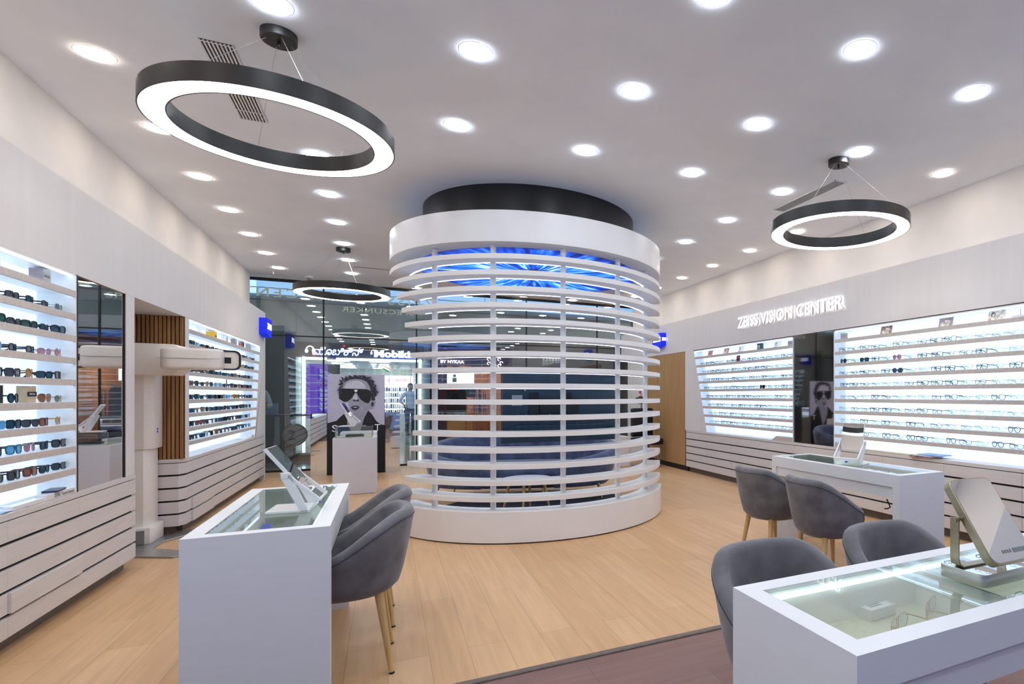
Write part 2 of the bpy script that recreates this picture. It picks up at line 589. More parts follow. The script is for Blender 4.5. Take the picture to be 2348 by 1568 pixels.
def text(key, width, m4, name, material, parent=None, height=None, label=None, side=None):
    me = TXT[key].copy()
    xs = [v.co.x for v in me.vertices]
    ys = [v.co.y for v in me.vertices]
    k = width / (max(xs) - min(xs))
    ky = k if height is None else height / (max(ys) - min(ys))
    ctr = Vector(((max(xs) + min(xs)) / 2, (max(ys) + min(ys)) / 2, 0))
    me.transform(Matrix.Translation(-ctr))
    me.transform(Matrix.Diagonal((k, ky, abs(k), 1)))
    me.transform(m4)
    root = parent
    while root is not None and root.parent is not None:
        root = root.parent
    if root is not None:
        me.transform(Matrix.Translation(-Vector(root.location)))
    me.materials.clear()
    me.materials.append(M[material])
    if side:                                       # the returns of built-up letters do not glow
        me.materials.append(M[side])
        nz = m4.to_3x3().col[2].normalized()
        me.polygons.foreach_set('material_index', [0 if abs(p.normal.dot(nz)) > 0.7 else 1 for p in me.polygons])
    return link(name, me, parent, label)
ORD = ['first', 'second', 'third', 'fourth', 'fifth', 'sixth', 'seventh', 'eighth', 'ninth', 'tenth', 'eleventh', 'twelfth', 'thirteenth',
       'fourteenth', 'fifteenth', 'sixteenth', 'seventeenth', 'eighteenth', 'nineteenth', 'twentieth']

# ------------------------------------------------------------------ the room
CE = 3.387                      # ceiling height
LF, RF = -1.75, 4.70            # faces of the left and right fitted walls
LW, RW = -2.035, 4.99           # upper walls behind them
GY = 12.05                      # shop front glass
struct(MB().box(-2.7, 5.3, 2.82, GY, -0.1, 0).build('floor', 'oak_floor'))
struct(MB().box(-2.7, 5.3, -3.2, 2.785, -0.1, -0.002).build('floor', 'brown_floor'))
struct(MB().prism([(2.78, -0.01), (2.825, -0.01), (2.825, 0.004), (2.81, 0.009), (2.785, 0.009), (2.78, 0.004)], -2.0, 4.7, 'x').build('trim_1', 'plinth_brown'))
struct(MB().box(-2.7, 5.3, -3.2, GY - 0.06, CE, CE + 0.12).build('ceiling', 'ceiling_white_cool_lit'))
w = MB().box(LW - 0.12, LW, -3.2, 11.6, 2.4, CE)
w.box(LW - 0.12, LW, -3.2, 5.86, 0, 2.4)
w.box(LW - 0.12, LW, 7.30, 11.6, 0, 2.4)
w.box(-2.62, -2.505, 5.8, 7.42, 0, 2.4)
w.box(-2.62, LW - 0.12, 5.74, 5.86, 0, 2.4).box(-2.62, LW - 0.12, 7.30, 7.42, 0, 2.4)
struct(w.build('wall_left', 'white_wall'))
w = MB().box(RW, RW + 0.12, -3.2, 12.0, 0, CE)
struct(w.build('wall_right', 'white_wall'))
struct(MB().box(-2.7, 5.3, -3.3, -3.2, 0, CE).build('wall_back', 'blue_bounce_wall'))
# fascias above the displays
f = MB().box(LW, LF, -3.2, 11.12, 2.112, 2.67).box(-2.5, LW, 5.86, 7.09, 2.112, 2.3)
struct(f.build('trim_2', 'fascia_white'))
f = MB().box(RF, RW, -3.2, 12.0, 2.13, 2.705)
struct(f.build('trim_3', 'fascia_white'))
# fixed white panels around the left displays
f = MB()
f.box(-2.03, LF, 5.70, 5.86, 0.735, 2.112)
f.box(-2.03, LF, 7.09, 7.205, 0.735, 2.112)
f.prism([(10.726, 2.112), (11.12, 2.112), (11.12, 0.735), (10.34, 0.735), (10.34, 0.70)], LW, LF, 'x')
f.box(LW, LF, 11.06, 11.12, 0.0, 0.735)
f.box(LW, -1.80, 4.955, 5.70, 0.70, 2.112)
struct(f.build('trim_4', 'fascia_white', bevel=0.002, seg=1))
f = MB()
f.prism([(8.577, 2.13), (8.885, 2.13), (8.885, 0.735), (8.124, 0.735)], RF, RW, 'x')
f.box(RF, RW, 10.77, 11.6, 0.0, 2.13)
f.box(4.75, RW, 5.102, 5.862, 0.70, 2.13)
struct(f.build('trim_5', 'fascia_white', bevel=0.002, seg=1))
# timber door panel in the right wall, standing on a dark plinth
d = struct(MB().box(RF, 4.76, 8.89, 10.765, 0.095, 2.125).build('door_1', 'panel_wood', bevel=0.002, seg=1))
struct(MB().box(4.74, 4.8, 8.85, 10.77, 0, 0.095).build('baseboard_right', 'gap_black'))
# slatted timber return beside the niche
sl = MB().box(-2.5, LF, 7.078, 7.09, 0.737, 2.112, 1)
for k in range(24):
    x = -2.49 + k * 0.0308
    sl.box(x, x + 0.023, 7.055, 7.08, 0.737, 2.112, 0)
struct(sl.build('trim_8', ['slat_wood', 'slat_gap'], bevel=0.0015, seg=1))

# ------------------------------------------------------------------ shop front
MX = [-2.035, -1.037, 0.487, 2.586, 4.144, 5.25]
for k in range(5):
    g = MB().box(MX[k] + 0.012, MX[k + 1] - 0.012, GY, GY + 0.012, 0.02, CE)
    struct(g.build('window_%d' % (k + 1), 'window_glass'))
fr = MB()
for x in MX[1:-1]:
    fr.box(x - 0.012, x + 0.012, GY - 0.01, GY + 0.025, 0, CE)
fr.box(-2.2, 5.3, GY - 0.02, GY + 0.03, 0, 0.03).box(-2.2, 5.3, GY - 0.012, GY + 0.02, 2.392, 2.412)
struct(fr.build('trim_6', 'gap_black'))
struct(MB().box(-2.7, 5.3, GY - 0.06, GY + 0.06, CE - 0.035, CE + 0.12).build('trim_7', 'gap_black'))

# ------------------------------------------------------------------ ceiling lights, grilles, small fittings
dl = thing('downlight', 'x', 'downlight', (0, 0, CE), 'round ceiling downlights')
MB().lathe([(0.084, -0.001), (0.094, -0.0015), (0.098, 0.0), (0.084, 0.0)], 28, (0, 0, CE), loop=True).build('trim_ring', 'white_lacquer', dl, smooth=40)
dd = MB().lathe([(0, -0.008), (0.081, -0.008), (0.084, -0.005), (0.084, 0)], 28, (0, 0, CE)).build('diffuser', 'light_cool', dl)
dlw = copy_tree(dl)
wd = [c for c in bpy.data.objects if c.parent == dlw and c.name.startswith('diffuser')][0]
wd.data = dd.data.copy()
wd.data.materials.clear()
wd.data.materials.append(M['light_warm'])
cols = [(-1.552, 4.604, 1.058, 'along the left wall', 1), (-0.535, 3.582, 1.043, 'over the left ring lamps', 0), (0.46, 3.522, 1.035, 'in the row left of centre', 0),
        (1.46, 2.46, 1.035, 'in the middle row', 0), (2.466, 2.457, 1.035, 'in the row right of centre', 0), (3.498, 2.461, 1.035, 'over the right ring lamp', 0), (4.515, 3.474, 1.036, 'along the right wall', 1)]
used = [False, False]
rowname = {}
for x, y0, dy, where, warm in cols:
    k0 = -5
    seen = 0
    for k in range(k0, 12):
        y = y0 + dy * k
        if y < -2.6 or y > 11.95 or math.hypot(x - 1.497, y - 6.636) < 1.62:
            continue
        if k >= 0:
            seen += 1
            lab = '%s round downlight, %s from the front %s' % ('warm' if warm else 'white', ORD[seen - 1], where)
        else:
            lab = '%s round downlight behind the photographer, %s back %s' % ('warm' if warm else 'white', ORD[-k - 1], where)
        if math.hypot(x + 0.545, y - 3.862) < 0.2 or math.hypot(x - 3.461, y - 3.699) < 0.2:
            continue
        proto = dlw if warm else dl
        if not used[warm]:
            used[warm] = True
            proto.location = (x, y, CE)
            proto['label'] = lab
        else:
            dup(proto, lab, (x, y, CE))

def ring_lamp(x, y, zb, label):
    t = thing('ring_pendant_lamp', label, 'pendant lamp', (x, y, zb), 'black ring pendant lamps')
    ro, ri, h = 0.58, 0.468, 0.092
    MB().lathe([(ro, 0), (ro, h), (ri, h), (ri, 0), (ri + 0.006, 0), (ri + 0.006, h - 0.01), (ro - 0.006, h - 0.01), (ro - 0.006, 0)], 96, (x, y, zb), loop=True).build('ring', 'black_metal', t, smooth=40)
    MB().arc((x, y, zb), ri + 0.006, ro - 0.006, 0.002, 0.006, n=96).build('diffuser', 'light_ring', t)
    cn = MB().lathe([(0.0, -0.05), (0.083, -0.05), (0.088, -0.045), (0.088, 0), (0, 0)], 32, (x, y, CE)).build('canopy', 'black_metal', t, smooth=40)
    MB().cyl((x, y, CE - 0.075), (x, y, CE - 0.05), 0.008, n=10).build('cable_gland', 'black_metal', cn)
    for k in range(4):
        a = R(20 + 90 * k)
        e = Vector((x + 0.525 * math.cos(a), y + 0.525 * math.sin(a), zb + h))
        s = Vector((x + 0.06 * math.cos(a), y + 0.06 * math.sin(a), CE - 0.05))
        MB().cyl(s, e, 0.0012, n=5).build('cable', 'cable_grey', t)
    return t
ring_lamp(-0.545, 3.862, 2.80, 'large black ring lamp hanging at front left, nearest and biggest')
ring_lamp(3.461, 3.699, 2.755, 'black ring lamp hanging above the right hand wall sign')
ring_lamp(-0.55, 9.094, 2.735, 'black ring lamp hanging far back before the glass front')

t = thing('ceiling_grille', 'black slotted air grille in the ceiling behind the front left ring lamp', 'vent', (-0.88, 4.64, CE))
MB().box(-0.962, -0.798, 4.12, 5.165, CE - 0.003, CE).build('backing', 'gap_black', t)
for k in range(9):
    x = -0.962 + k * 0.0193
    MB().box(x, x + 0.0095, 4.12, 5.165, CE - 0.009, CE - 0.002).build('slat', 'white_lacquer', t)
for y in (4.12, 4.40, 4.70, 5.0, 5.155):
    MB().box(-0.962, -0.798, y, y + 0.008, CE - 0.011, CE - 0.009).build('crossbar', 'white_lacquer', t)
t = thing('ceiling_grille', 'grey perforated air grille in the ceiling beside the right ring lamp', 'vent', (3.82, 4.53, CE))
MB().box(3.752, 3.876, 4.055, 5.0, CE - 0.004, CE).build('backing', 'box_grey', t)
for k in range(62):
    y = 4.06 + k * 0.0152
    MB().box(3.758, 3.87, y, y + 0.008, CE - 0.008, CE - 0.003).build('slat', 'aluminium', t)
MB().box(3.744, 3.752, 4.045, 5.01, CE - 0.008, CE).box(3.876, 3.884, 4.045, 5.01, CE - 0.008, CE).box(3.744, 3.884, 5.0, 5.01, CE - 0.008, CE).box(3.744, 3.884, 4.045, 4.055, CE - 0.008, CE).build('frame', 'white_lacquer', t)
tag(MB().box(-0.48, 0.62, 10.30, 10.325, CE - 0.006, CE).build('slot_vent', 'machine_grey'), 'thin grey slot vent in the ceiling left of the round canopy', 'vent')
t = thing('sprinkler', 'small brass sprinkler head hanging near the far left ceiling corner', 'sprinkler', (-1.671, 11.3, CE))
MB().lathe([(0, 0), (0.035, 0), (0.03, -0.008), (0.012, -0.012), (0.012, -0.05), (0, -0.05)], 16, (-1.671, 11.3, CE)).build('escutcheon', 'white_lacquer', t, smooth=40)
MB().lathe([(0, -0.05), (0.022, -0.052), (0.022, -0.056), (0, -0.056)], 16, (-1.671, 11.3, CE)).build('deflector', 'silver_brushed', t, smooth=40)
def dome(name, label, cat, x, y, m2):
    t = thing(name, label, cat, (x, y, CE))
    MB().lathe([(0, 0), (0.058, 0), (0.058, -0.03), (0.05, -0.036), (0, -0.036)], 24, (x, y, CE)).build('base', 'white_lacquer', t, smooth=40)
    MB().blob((x, y, CE - 0.036), (0.042, 0.042, 0.034), 16).build('dome', m2, t, smooth=60)
dome('security_camera', 'white dome camera on the ceiling seen inside the front ring lamp', 'camera', -0.293, 5.508, 'white_lacquer')
dome('security_camera', 'white dome camera on the ceiling close to the glass front', 'camera', -1.199, 11.5, 'machine_grey')

# ------------------------------------------------------------------ lit wall displays
SH = [2.007, 1.862, 1.724, 1.584, 1.447, 1.306, 1.167, 1.028, 0.889]
def display(side, ya, top, bot, far_low, label):
    """side -1 left wall, +1 right wall; ya = straight edge, far edge runs from top (z 2.112) to bot (z .735)"""
    xf = LF if side < 0 else RF
    X = lambda d: xf + side * d
    def yb(z):
        return bot + (top - bot) * (z - 0.735) / (2.118 - 0.735)
    ctr = ((ya + top) / 2)
    t = thing('lit_display', label, 'display', (X(0), ctr, 0.735))
    D = 0.175
    MB().prism([(ya, 0.735), (yb(0.735), 0.735), (yb(2.118), 2.118), (ya, 2.118)], X(D), X(D + 0.02), 'x').build('back_panel', 'light_panel', t)
    s = 1 if bot > ya else -1
    fr = MB()
    fr.prism([(ya, 0.735), (ya, 2.118), (ya + s * 0.012, 2.118), (ya + s * 0.012, 0.735)], X(0.001), X(D), 'x')
    fr.prism([(yb(0.735), 0.735), (yb(2.118), 2.118), (yb(2.118) - s * 0.012, 2.118), (yb(0.735) - s * 0.012, 0.735)], X(0.001), X(D), 'x')
    fr.prism([(ya, 2.106), (yb(2.106), 2.106), (yb(2.118), 2.118), (ya, 2.118)], X(0.001), X(D), 'x')
    fr.build('frame', 'shelf_white', t)
    for z in SH:
        e = yb(z) - s * 0.013
        a, bb = sorted((ya + s * 0.013, e))
        x0, x1 = sorted((X(0.014), X(D)))
        o = MB().box(x0, x1, a, bb, z - 0.016, z).build('shelf', 'shelf_white', t)
        x0, x1 = sorted((X(-0.001), X(0.014)))
        MB().box(x0, x1, a, bb, z - 0.037, z + 0.001).build('shelf_edge', 'shelf_beige', o, label='beige front strip')
        x0, x1 = sorted((X(0.018), X(0.032)))
        MB().box(x0, x1, a, bb, z - 0.021, z - 0.017).build('led_strip', 'light_strip', o)
    x0, x1 = sorted((X(0.018), X(0.032)))
    a, bb = sorted((ya + s * 0.013, yb(2.1) - s * 0.013))
    MB().box(x0, x1, a, bb, 2.1, 2.105).build('led_strip', 'light_strip', t)
    return t, yb
D1, yb1 = display(-1, 4.942, -0.6, -0.6, 0, 'brightly lit sunglasses display at the left edge beside a tall mirror')
D2, yb2 = display(-1, 7.205, 10.726, 10.34, 0, 'lit sunglasses display farther along the left wall past the slatted panel')
D3, yb3 = display(1, 5.862, 8.577, 8.124, 0, 'lit eyeglasses display with slanted left edge beside the timber panel')
D4, yb4 = display(1, 5.102, -0.6, -0.6, 0, 'large lit eyeglasses display at the right edge of the room')
# mirrors set between the displays
t = thing('wall_mirror', 'tall narrow wall mirror between the left display and the white column', 'mirror', (LF, 5.32, 0.735))
MB().box(-1.80, -1.762, 4.957, 5.698, 0.735, 2.11).build('glass', 'mirror', t)
MB().box(-1.80, LF + 0.001, 4.942, 4.957, 0.735, 2.112).box(-1.80, -1.755, 5.692, 5.70, 0.735, 2.112).build('frame', 'gap_black', t)
t = thing('wall_mirror', 'tall narrow wall mirror below the lit wall sign on the right', 'mirror', (RF, 5.48, 0.745))
MB().box(4.712, 4.75, 5.115, 5.85, 0.742, 2.128).build('glass', 'mirror_smoked', t)
MB().box(4.705, 4.75, 5.104, 5.115, 0.742, 2.13).box(4.705, 4.75, 5.85, 5.861, 0.742, 2.13).build('frame', 'aluminium', t)

# ------------------------------------------------------------------ drawer cabinets
def cabinet(side, y0, y1, label, out=()):
    xf = LF if side < 0 else RF
    X = lambda d: xf + side * d
    t = thing('drawer_cabinet', label, 'cabinet', (X(0.15), (y0 + y1) / 2, 0), 'white drawer cabinets along the walls')
    def bx(mb, d0, d1, a, b_, z0, z1):
        x0, x1 = sorted((X(d0), X(d1)))
        return mb.box(x0, x1, a, b_, z0, z1)
    bx(MB(), 0.025, 0.28, y0, y1, 0.09, 0.70).build('body', 'gap_black', t)
    bx(MB(), 0.0, 0.28, y0, y1, 0.70, 0.734).build('top', 'drawer_white', t, bevel=0.001, seg=1)
    bx(MB(), 0.07, 0.26, y0, y1, 0.0, 0.09).build('plinth', 'plinth_brown', t)
    for k in range(5):
        z = 0.090 + 0.1243 * k
        p = 0.014 if k in out else 0.0
        bx(MB(), -p, 0.02, y0 + 0.0012, y1 - 0.0012, z, z + 0.106).build('drawer', 'drawer_white', t, bevel=0.001, seg=1)
    return t
ys = [5.75 - 0.77 * k for k in range(9)]
for k in range(8):
    cabinet(-1, ys[k + 1], ys[k], 'white five-drawer cabinet under the left display, %s from the white column' % ORD[k], out=(1,) if k == 1 else ())
cabinet(-1, 5.75, 5.88, 'narrow white filler cabinet with dark slots ending the left run at the niche')
ys = [7.29, 8.06, 8.86, 9.61, 10.36, 11.05]
for k in range(5):
    cabinet(-1, ys[k], ys[k + 1], 'white five-drawer cabinet under the far left display, %s from the niche' % ORD[k], out=(0, 1) if k == 0 else ())
# chamfered corner unit whose slotted face closes the niche
t = thing('drawer_cabinet', 'white corner cabinet with chamfered edge below the slatted panel', 'cabinet', (-2.0, 7.2, 0), 'white drawer cabinets along the walls')
o1 = [(-2.48, 7.075), (-1.80, 7.075), (-1.765, 7.155), (-1.765, 7.285), (-2.03, 7.285), (-2.03, 7.09), (-2.48, 7.09)]
o2 = [(-2.48, 7.05), (-1.79, 7.05), (-1.75, 7.14), (-1.75, 7.288), (-1.77, 7.288), (-1.77, 7.15), (-1.81, 7.075), (-2.48, 7.075)]
MB().prism(o1, 0.09, 0.70).build('body', 'gap_black', t)
MB().prism([(-2.48, 7.05), (-1.79, 7.05), (-1.75, 7.14), (-1.75, 7.288), (-2.03, 7.288), (-2.03, 7.09), (-2.48, 7.09)], 0.70, 0.735).build('top', 'drawer_white', t, bevel=0.001, seg=1)
MB().prism([(-2.4, 7.12), (-1.9, 7.12), (-1.86, 7.2), (-1.86, 7.28), (-2.03, 7.28), (-2.03, 7.2), (-2.4, 7.2)], 0.0, 0.09).build('plinth', 'plinth_brown', t)
for k in range(5):
    z = 0.090 + 0.1243 * k
    MB().prism(o2, z, z + 0.106).build('drawer', 'drawer_white', t, bevel=0.001, seg=1)
ys = [8.85, 8.109, 7.358, 6.609, 5.849, 5.109, 4.361, 3.607, 2.86, 2.10, 1.35, 0.60, -0.15]
for k in range(12):
    cabinet(1, ys[k + 1], ys[k], 'white five-drawer cabinet along the right wall, %s from the timber panel' % ORD[k])

# ------------------------------------------------------------------ round slatted booth in the middle
DC = (1.497, 6.636)
t = thing('slatted_booth', 'round white booth of stacked curved slats under a drum canopy with black collar', 'booth', (DC[0], DC[1], 0))
RO, RI = 1.484, 1.284
EL = [-177.8, -168.9, -163.5, -158.7, -156.1, -153.6, -152.1, -150.5, -149.5, -149.5, -149.8, -150.6, -152.3, -154.2, -156.8, -160.5]
base = MB().arc((*DC, 0), RI, RO + 0.012, 0.012, 0.294, R(-165), R(-21), 80).build('base', 'white_lacquer', t, bevel=0.002, seg=1, smooth=30)
MB().arc((*DC, 0), RI + 0.03, RO - 0.012, 0.0, 0.012, R(-164), R(-22), 80).build('plinth', 'gap_black', base)
for k in range(16):
    z = 2.590 - 0.1473 * k
    a0 = EL[k]
    s = MB().arc((*DC, 0), RI, RO, z, z + 0.046, R(a0), R(-20), 72).build('slat', 'white_lacquer', t, bevel=0.0015, seg=1, smooth=30)
    MB().arc((*DC, 0), RI + 0.012, RI + 0.026, z - 0.003, z + 0.001, R(a0 + 5), R(-24), 72).build('led_strip', 'light_drum', s)
for a in (-145, -118, -90.7, -64, -37):
    x, y = DC[0] + 1.345 * math.cos(R(a)), DC[1] + 1.345 * math.sin(R(a))
    MB().cyl((x, y, 0.294), (x, y, 2.745), 0.026, n=20).build('post', 'white_lacquer', t, smooth=40)
cn = MB().lathe([(1.24, 2.752), (1.484, 2.743), (1.484, 3.031), (1.2, 3.031), (1.2, 2.80), (1.24, 2.80)], 128, (*DC, 0), loop=True).build('canopy', 'white_lacquer', t, bevel=0.003, seg=1, smooth=30)
MB().lathe([(1.166, 3.0), (1.166, CE), (1.14, CE), (1.14, 3.0)], 128, (*DC, 0), loop=True).build('collar', 'collar_black', t, smooth=30)
MB().disc((0, 0), 1.225, 0.0, 96).xf(Matrix.Translation((DC[0], DC[1], 2.757))).build('iris_picture', 'light_iris', t, label='backlit blue iris picture on the canopy underside')
ip = [c for c in bpy.data.objects if c.name.startswith('iris_picture')][0]
ip.data.transform(Matrix.Translation((0, 0, -2.757)))
ip.location = (0, 0, 2.757)

# television seen from behind, fixed inside the slats
t = thing('television', 'large television seen from its dark blue back, mounted inside the curved slats', 'television', (1.57, 5.60, 0.89))
MB().box(0.97, 2.17, 5.585, 5.625, 0.89, 1.56).build('back_cover', 'tv_back', t, bevel=0.006, smooth=30)
MB().box(0.965, 2.175, 5.62, 5.632, 0.885, 1.565).build('screen', 'tv_dark', t, bevel=0.003, seg=1)
b_ = MB()
for x in (1.27, 1.60):
    b_.box(x - 0.045, x + 0.045, 5.555, 5.585, 1.12, 1.38)
b_.box(1.32, 1.72, 5.56, 5.585, 1.17, 1.32)
b_.build('wall_bracket', 'tv_dark', t, bevel=0.004, seg=1)
MB().box(1.06, 1.16, 5.582, 5.586, 1.25, 1.35).build('sticker', 'sticker_grey', t)
MB().box(1.10, 2.0, 5.572, 5.586, 0.98, 1.055).build('speaker_bar', 'tv_back', t, bevel=0.004, seg=1)
for x in (1.17, 1.41, 1.60, 1.83):
    MB().box(x, x + 0.045, 5.566, 5.586, 0.93, 0.985).build('clip', 'tv_dark', t, bevel=0.002, seg=1)
for x, z in ((1.185, 1.40), (1.195, 1.155), (1.43, 1.155), (1.58, 1.16)):
    MB().cyl((x, 5.588, z), (x, 5.578, z), 0.008, n=10).build('screw', 'silver_brushed', t)

# ------------------------------------------------------------------ tub chairs and sofa
def tub(rx, ry, z0, zback, zarm, thick, phim, fall, taper, ex, n=56, flat=0.0):
    """wrap-round shell, back towards +x; returns shell mesh builder and rim path"""
    def rad(a, k):
        c, s = abs(math.cos(a)), abs(math.sin(a))
        return 1.0 / ((c / (rx * k)) ** ex + (s / (ry * k)) ** ex) ** (1.0 / ex)
    def top(a):
        u = abs(a) / phim
        e = min(1, max(0, (u - fall[0]) / (fall[1] - fall[0])))
        e = e * e * (3 - 2 * e)
        if u > 0.9:                       # arm fronts roll over
            return zback + (zarm - zback) * e - ((u - 0.9) / 0.1) ** 2 * 0.09
        return zback + (zarm - zback) * e
    def ring(a, z, inset):
        zt = top(a)
        h = (z - z0) / (zback - z0)
        k = taper + (1 - taper) * (max(0, h) ** 0.62)
        r = rad(a, k) - inset
        return (r * math.cos(a), r * math.sin(a), z)
    mb = MB()
    def fn(u, v):
        a = (u * 2 - 1) * phim
        zt = top(a)
        # profile: outer bottom -> outer top -> rim -> inner top -> inner bottom
        if v < 0.5:
            q = v / 0.5
            return ring(a, z0 + (zt - thick / 2 - z0) * q, 0.0 if q > 0.08 else 0.012 * (1 - q / 0.08))
        if v < 0.75:
            q = (v - 0.5) / 0.25 * PI
            z = zt - thick / 2 + math.sin(q) * thick / 2
            p = ring(a, zt - thick / 2, thick / 2 - math.cos(q) * thick / 2)
            return (p[0], p[1], z)
        q = (v - 0.75) / 0.25
        return ring(a, zt - thick / 2 + (z0 + 0.05 - zt + thick / 2) * q, thick)
    mb.grid(fn, n, 24)
    e = 25
    mb.f.append([i for i in range(e)])
    mb.f.append([n * e + i for i in range(e)])
    mb.m += [0, 0]
    seam = [ring((i / n * 2 - 1) * phim, top((i / n * 2 - 1) * phim) - thick * 0.62, -0.0015) for i in range(n + 1)]
    return mb, seam, ring, rad
def make_chair(label):
    t = thing('tub_chair', label, 'chair', group='grey velvet tub chairs')
    sh, seam, ring, rad = tub(0.30, 0.30, 0.385, 0.785, 0.585, 0.062, R(120), (0.26, 1.0), 0.70, 2.25)
    s_ = sh.build('shell', 'velvet', t, smooth=60)
    MB().sweep(seam, 0.0018, 5).build('seam', 'velvet_dark', s_, smooth=60)
    # padded seat block with a rounded front
    st = MB()
    k = 40
    def seat(u, v):
        a = 2 * PI * u
        prof = [(0.0, 0.395), (0.55, 0.372), (0.9, 0.378), (1.0, 0.40), (1.0, 0.45), (0.94, 0.475), (0.5, 0.486), (0.0, 0.488)]
        i = min(int(v * 7), 6)
        q = v * 7 - i
        f = prof[i][0] + (prof[i + 1][0] - prof[i][0]) * q
        z = prof[i][1] + (prof[i + 1][1] - prof[i][1]) * q
        fr = 1.08 if math.cos(a) < -0.3 else 1.0
        r = rad(a, 0.70) * f
        return (r * math.cos(a) * (1.10 if math.cos(a) < 0 else 1.0), r * math.sin(a), z)
    st.grid(seat, 40, 28, closeu=True)
    st.build('seat', 'velvet', t, smooth=60)
    for sx in (-1, 1):
        for sy in (-1, 1):
            l = MB().cyl((sx * 0.135 + 0.0, sy * 0.135, 0.385), (sx * 0.19, sy * 0.185, 0.006), 0.021, 0.011, 14).build('leg', 'leg_wood', t, smooth=50)
            MB().cyl((sx * 0.19, sy * 0.185, 0.008), (sx * 0.191, sy * 0.186, 0.0), 0.012, 0.013, 12).build('foot', 'rubber_black', l)
    return t
ch = make_chair('grey velvet tub chair on the right side of the left desk, nearest the camera')
ch.location = (-0.175, 3.262, 0)
dup(ch, 'grey velvet tub chair on the right side of the left desk, behind the nearer chair', (-0.165, 3.875, 0))
dup(ch, 'grey velvet tub chair with its back to us, nearer one at the far right desk', (2.77, 3.06, 0), R(180 - 4))
dup(ch, 'grey velvet tub chair with its back to us, farther one at the far right desk', (2.76, 3.70, 0), R(180 + 4))
dup(ch, 'grey velvet tub chair behind the front right desk, left of the pair', (1.27, 1.56, 0), R(90))
dup(ch, 'grey velvet tub chair behind the front right desk, beside the gold mirror', (1.92, 1.58, 0), R(92))

t = thing('sofa', 'curved blue grey sofa glimpsed through the lower slats of the booth', 'sofa', (1.62, 7.72, 0))
sh, seam, ring, rad = tub(0.62, 1.30, 0.17, 0.80, 0.52, 0.14, R(138), (0.35, 1.0), 0.86, 2.6, 72)
RZ = Matrix.Translation((1.62, 7.72, 0)) @ Matrix.Rotation(R(70), 4, 'Z')
sh.xf(RZ)
sh.build('backrest', 'sofa_blue', t, smooth=60)
st = MB()
def seat(u, v):
    a = 2 * PI * u
    prof = [(0.0, 0.2), (0.9, 0.17), (1.0, 0.22), (1.0, 0.38), (0.95, 0.43), (0.5, 0.45), (0.0, 0.45)]
    i = min(int(v * 6), 5)
    q = v * 6 - i
    f = prof[i][0] + (prof[i + 1][0] - prof[i][0]) * q
    z = prof[i][1] + (prof[i + 1][1] - prof[i][1]) * q
    r = rad(a, 0.86) * f
    return (r * math.cos(a), r * math.sin(a), z)
st.grid(seat, 56, 24, closeu=True).xf(RZ)
st.build('seat', 'sofa_blue', t, smooth=60)
for lx, ly in ((0.36, 0.95), (0.36, -0.95), (-0.32, 1.0), (-0.32, -1.0), (-0.45, 0.3), (-0.45, -0.3)):
    p, q = RZ @ Vector((lx, ly, 0.2)), RZ @ Vector((lx * 1.08, ly * 1.05, 0.0))
    MB().cyl(p, q, 0.016, 0.01, 10).build('leg', 'gold_brushed', t, smooth=50)
t = thing('coffee_table', 'small round white coffee table on splayed wooden legs inside the booth', 'table', (1.42, 6.60, 0))
MB().lathe([(0, 0.365), (0.26, 0.365), (0.28, 0.375), (0.28, 0.388), (0.275, 0.392), (0, 0.392)], 48, (1.42, 6.60, 0)).build('tabletop', 'white_lacquer', t, smooth=40)
for k in range(4):
    a = R(-21 + 90 * k)
    MB().cyl((1.42 + 0.19 * math.cos(a), 6.60 + 0.19 * math.sin(a), 0.365), (1.42 + 0.265 * math.cos(a), 6.60 + 0.265 * math.sin(a), 0.007), 0.018, 0.011, 12).build('leg', 'leg_wood', t, smooth=50)
tag(MB().lathe([(0, 0), (1.2, 0), (1.2, 0.006), (0, 0.006)], 72, (1.62, 6.75, 0)).build('rug', 'rug_dark', smooth=40), 'dark grey round rug on the floor inside the booth', 'rug')

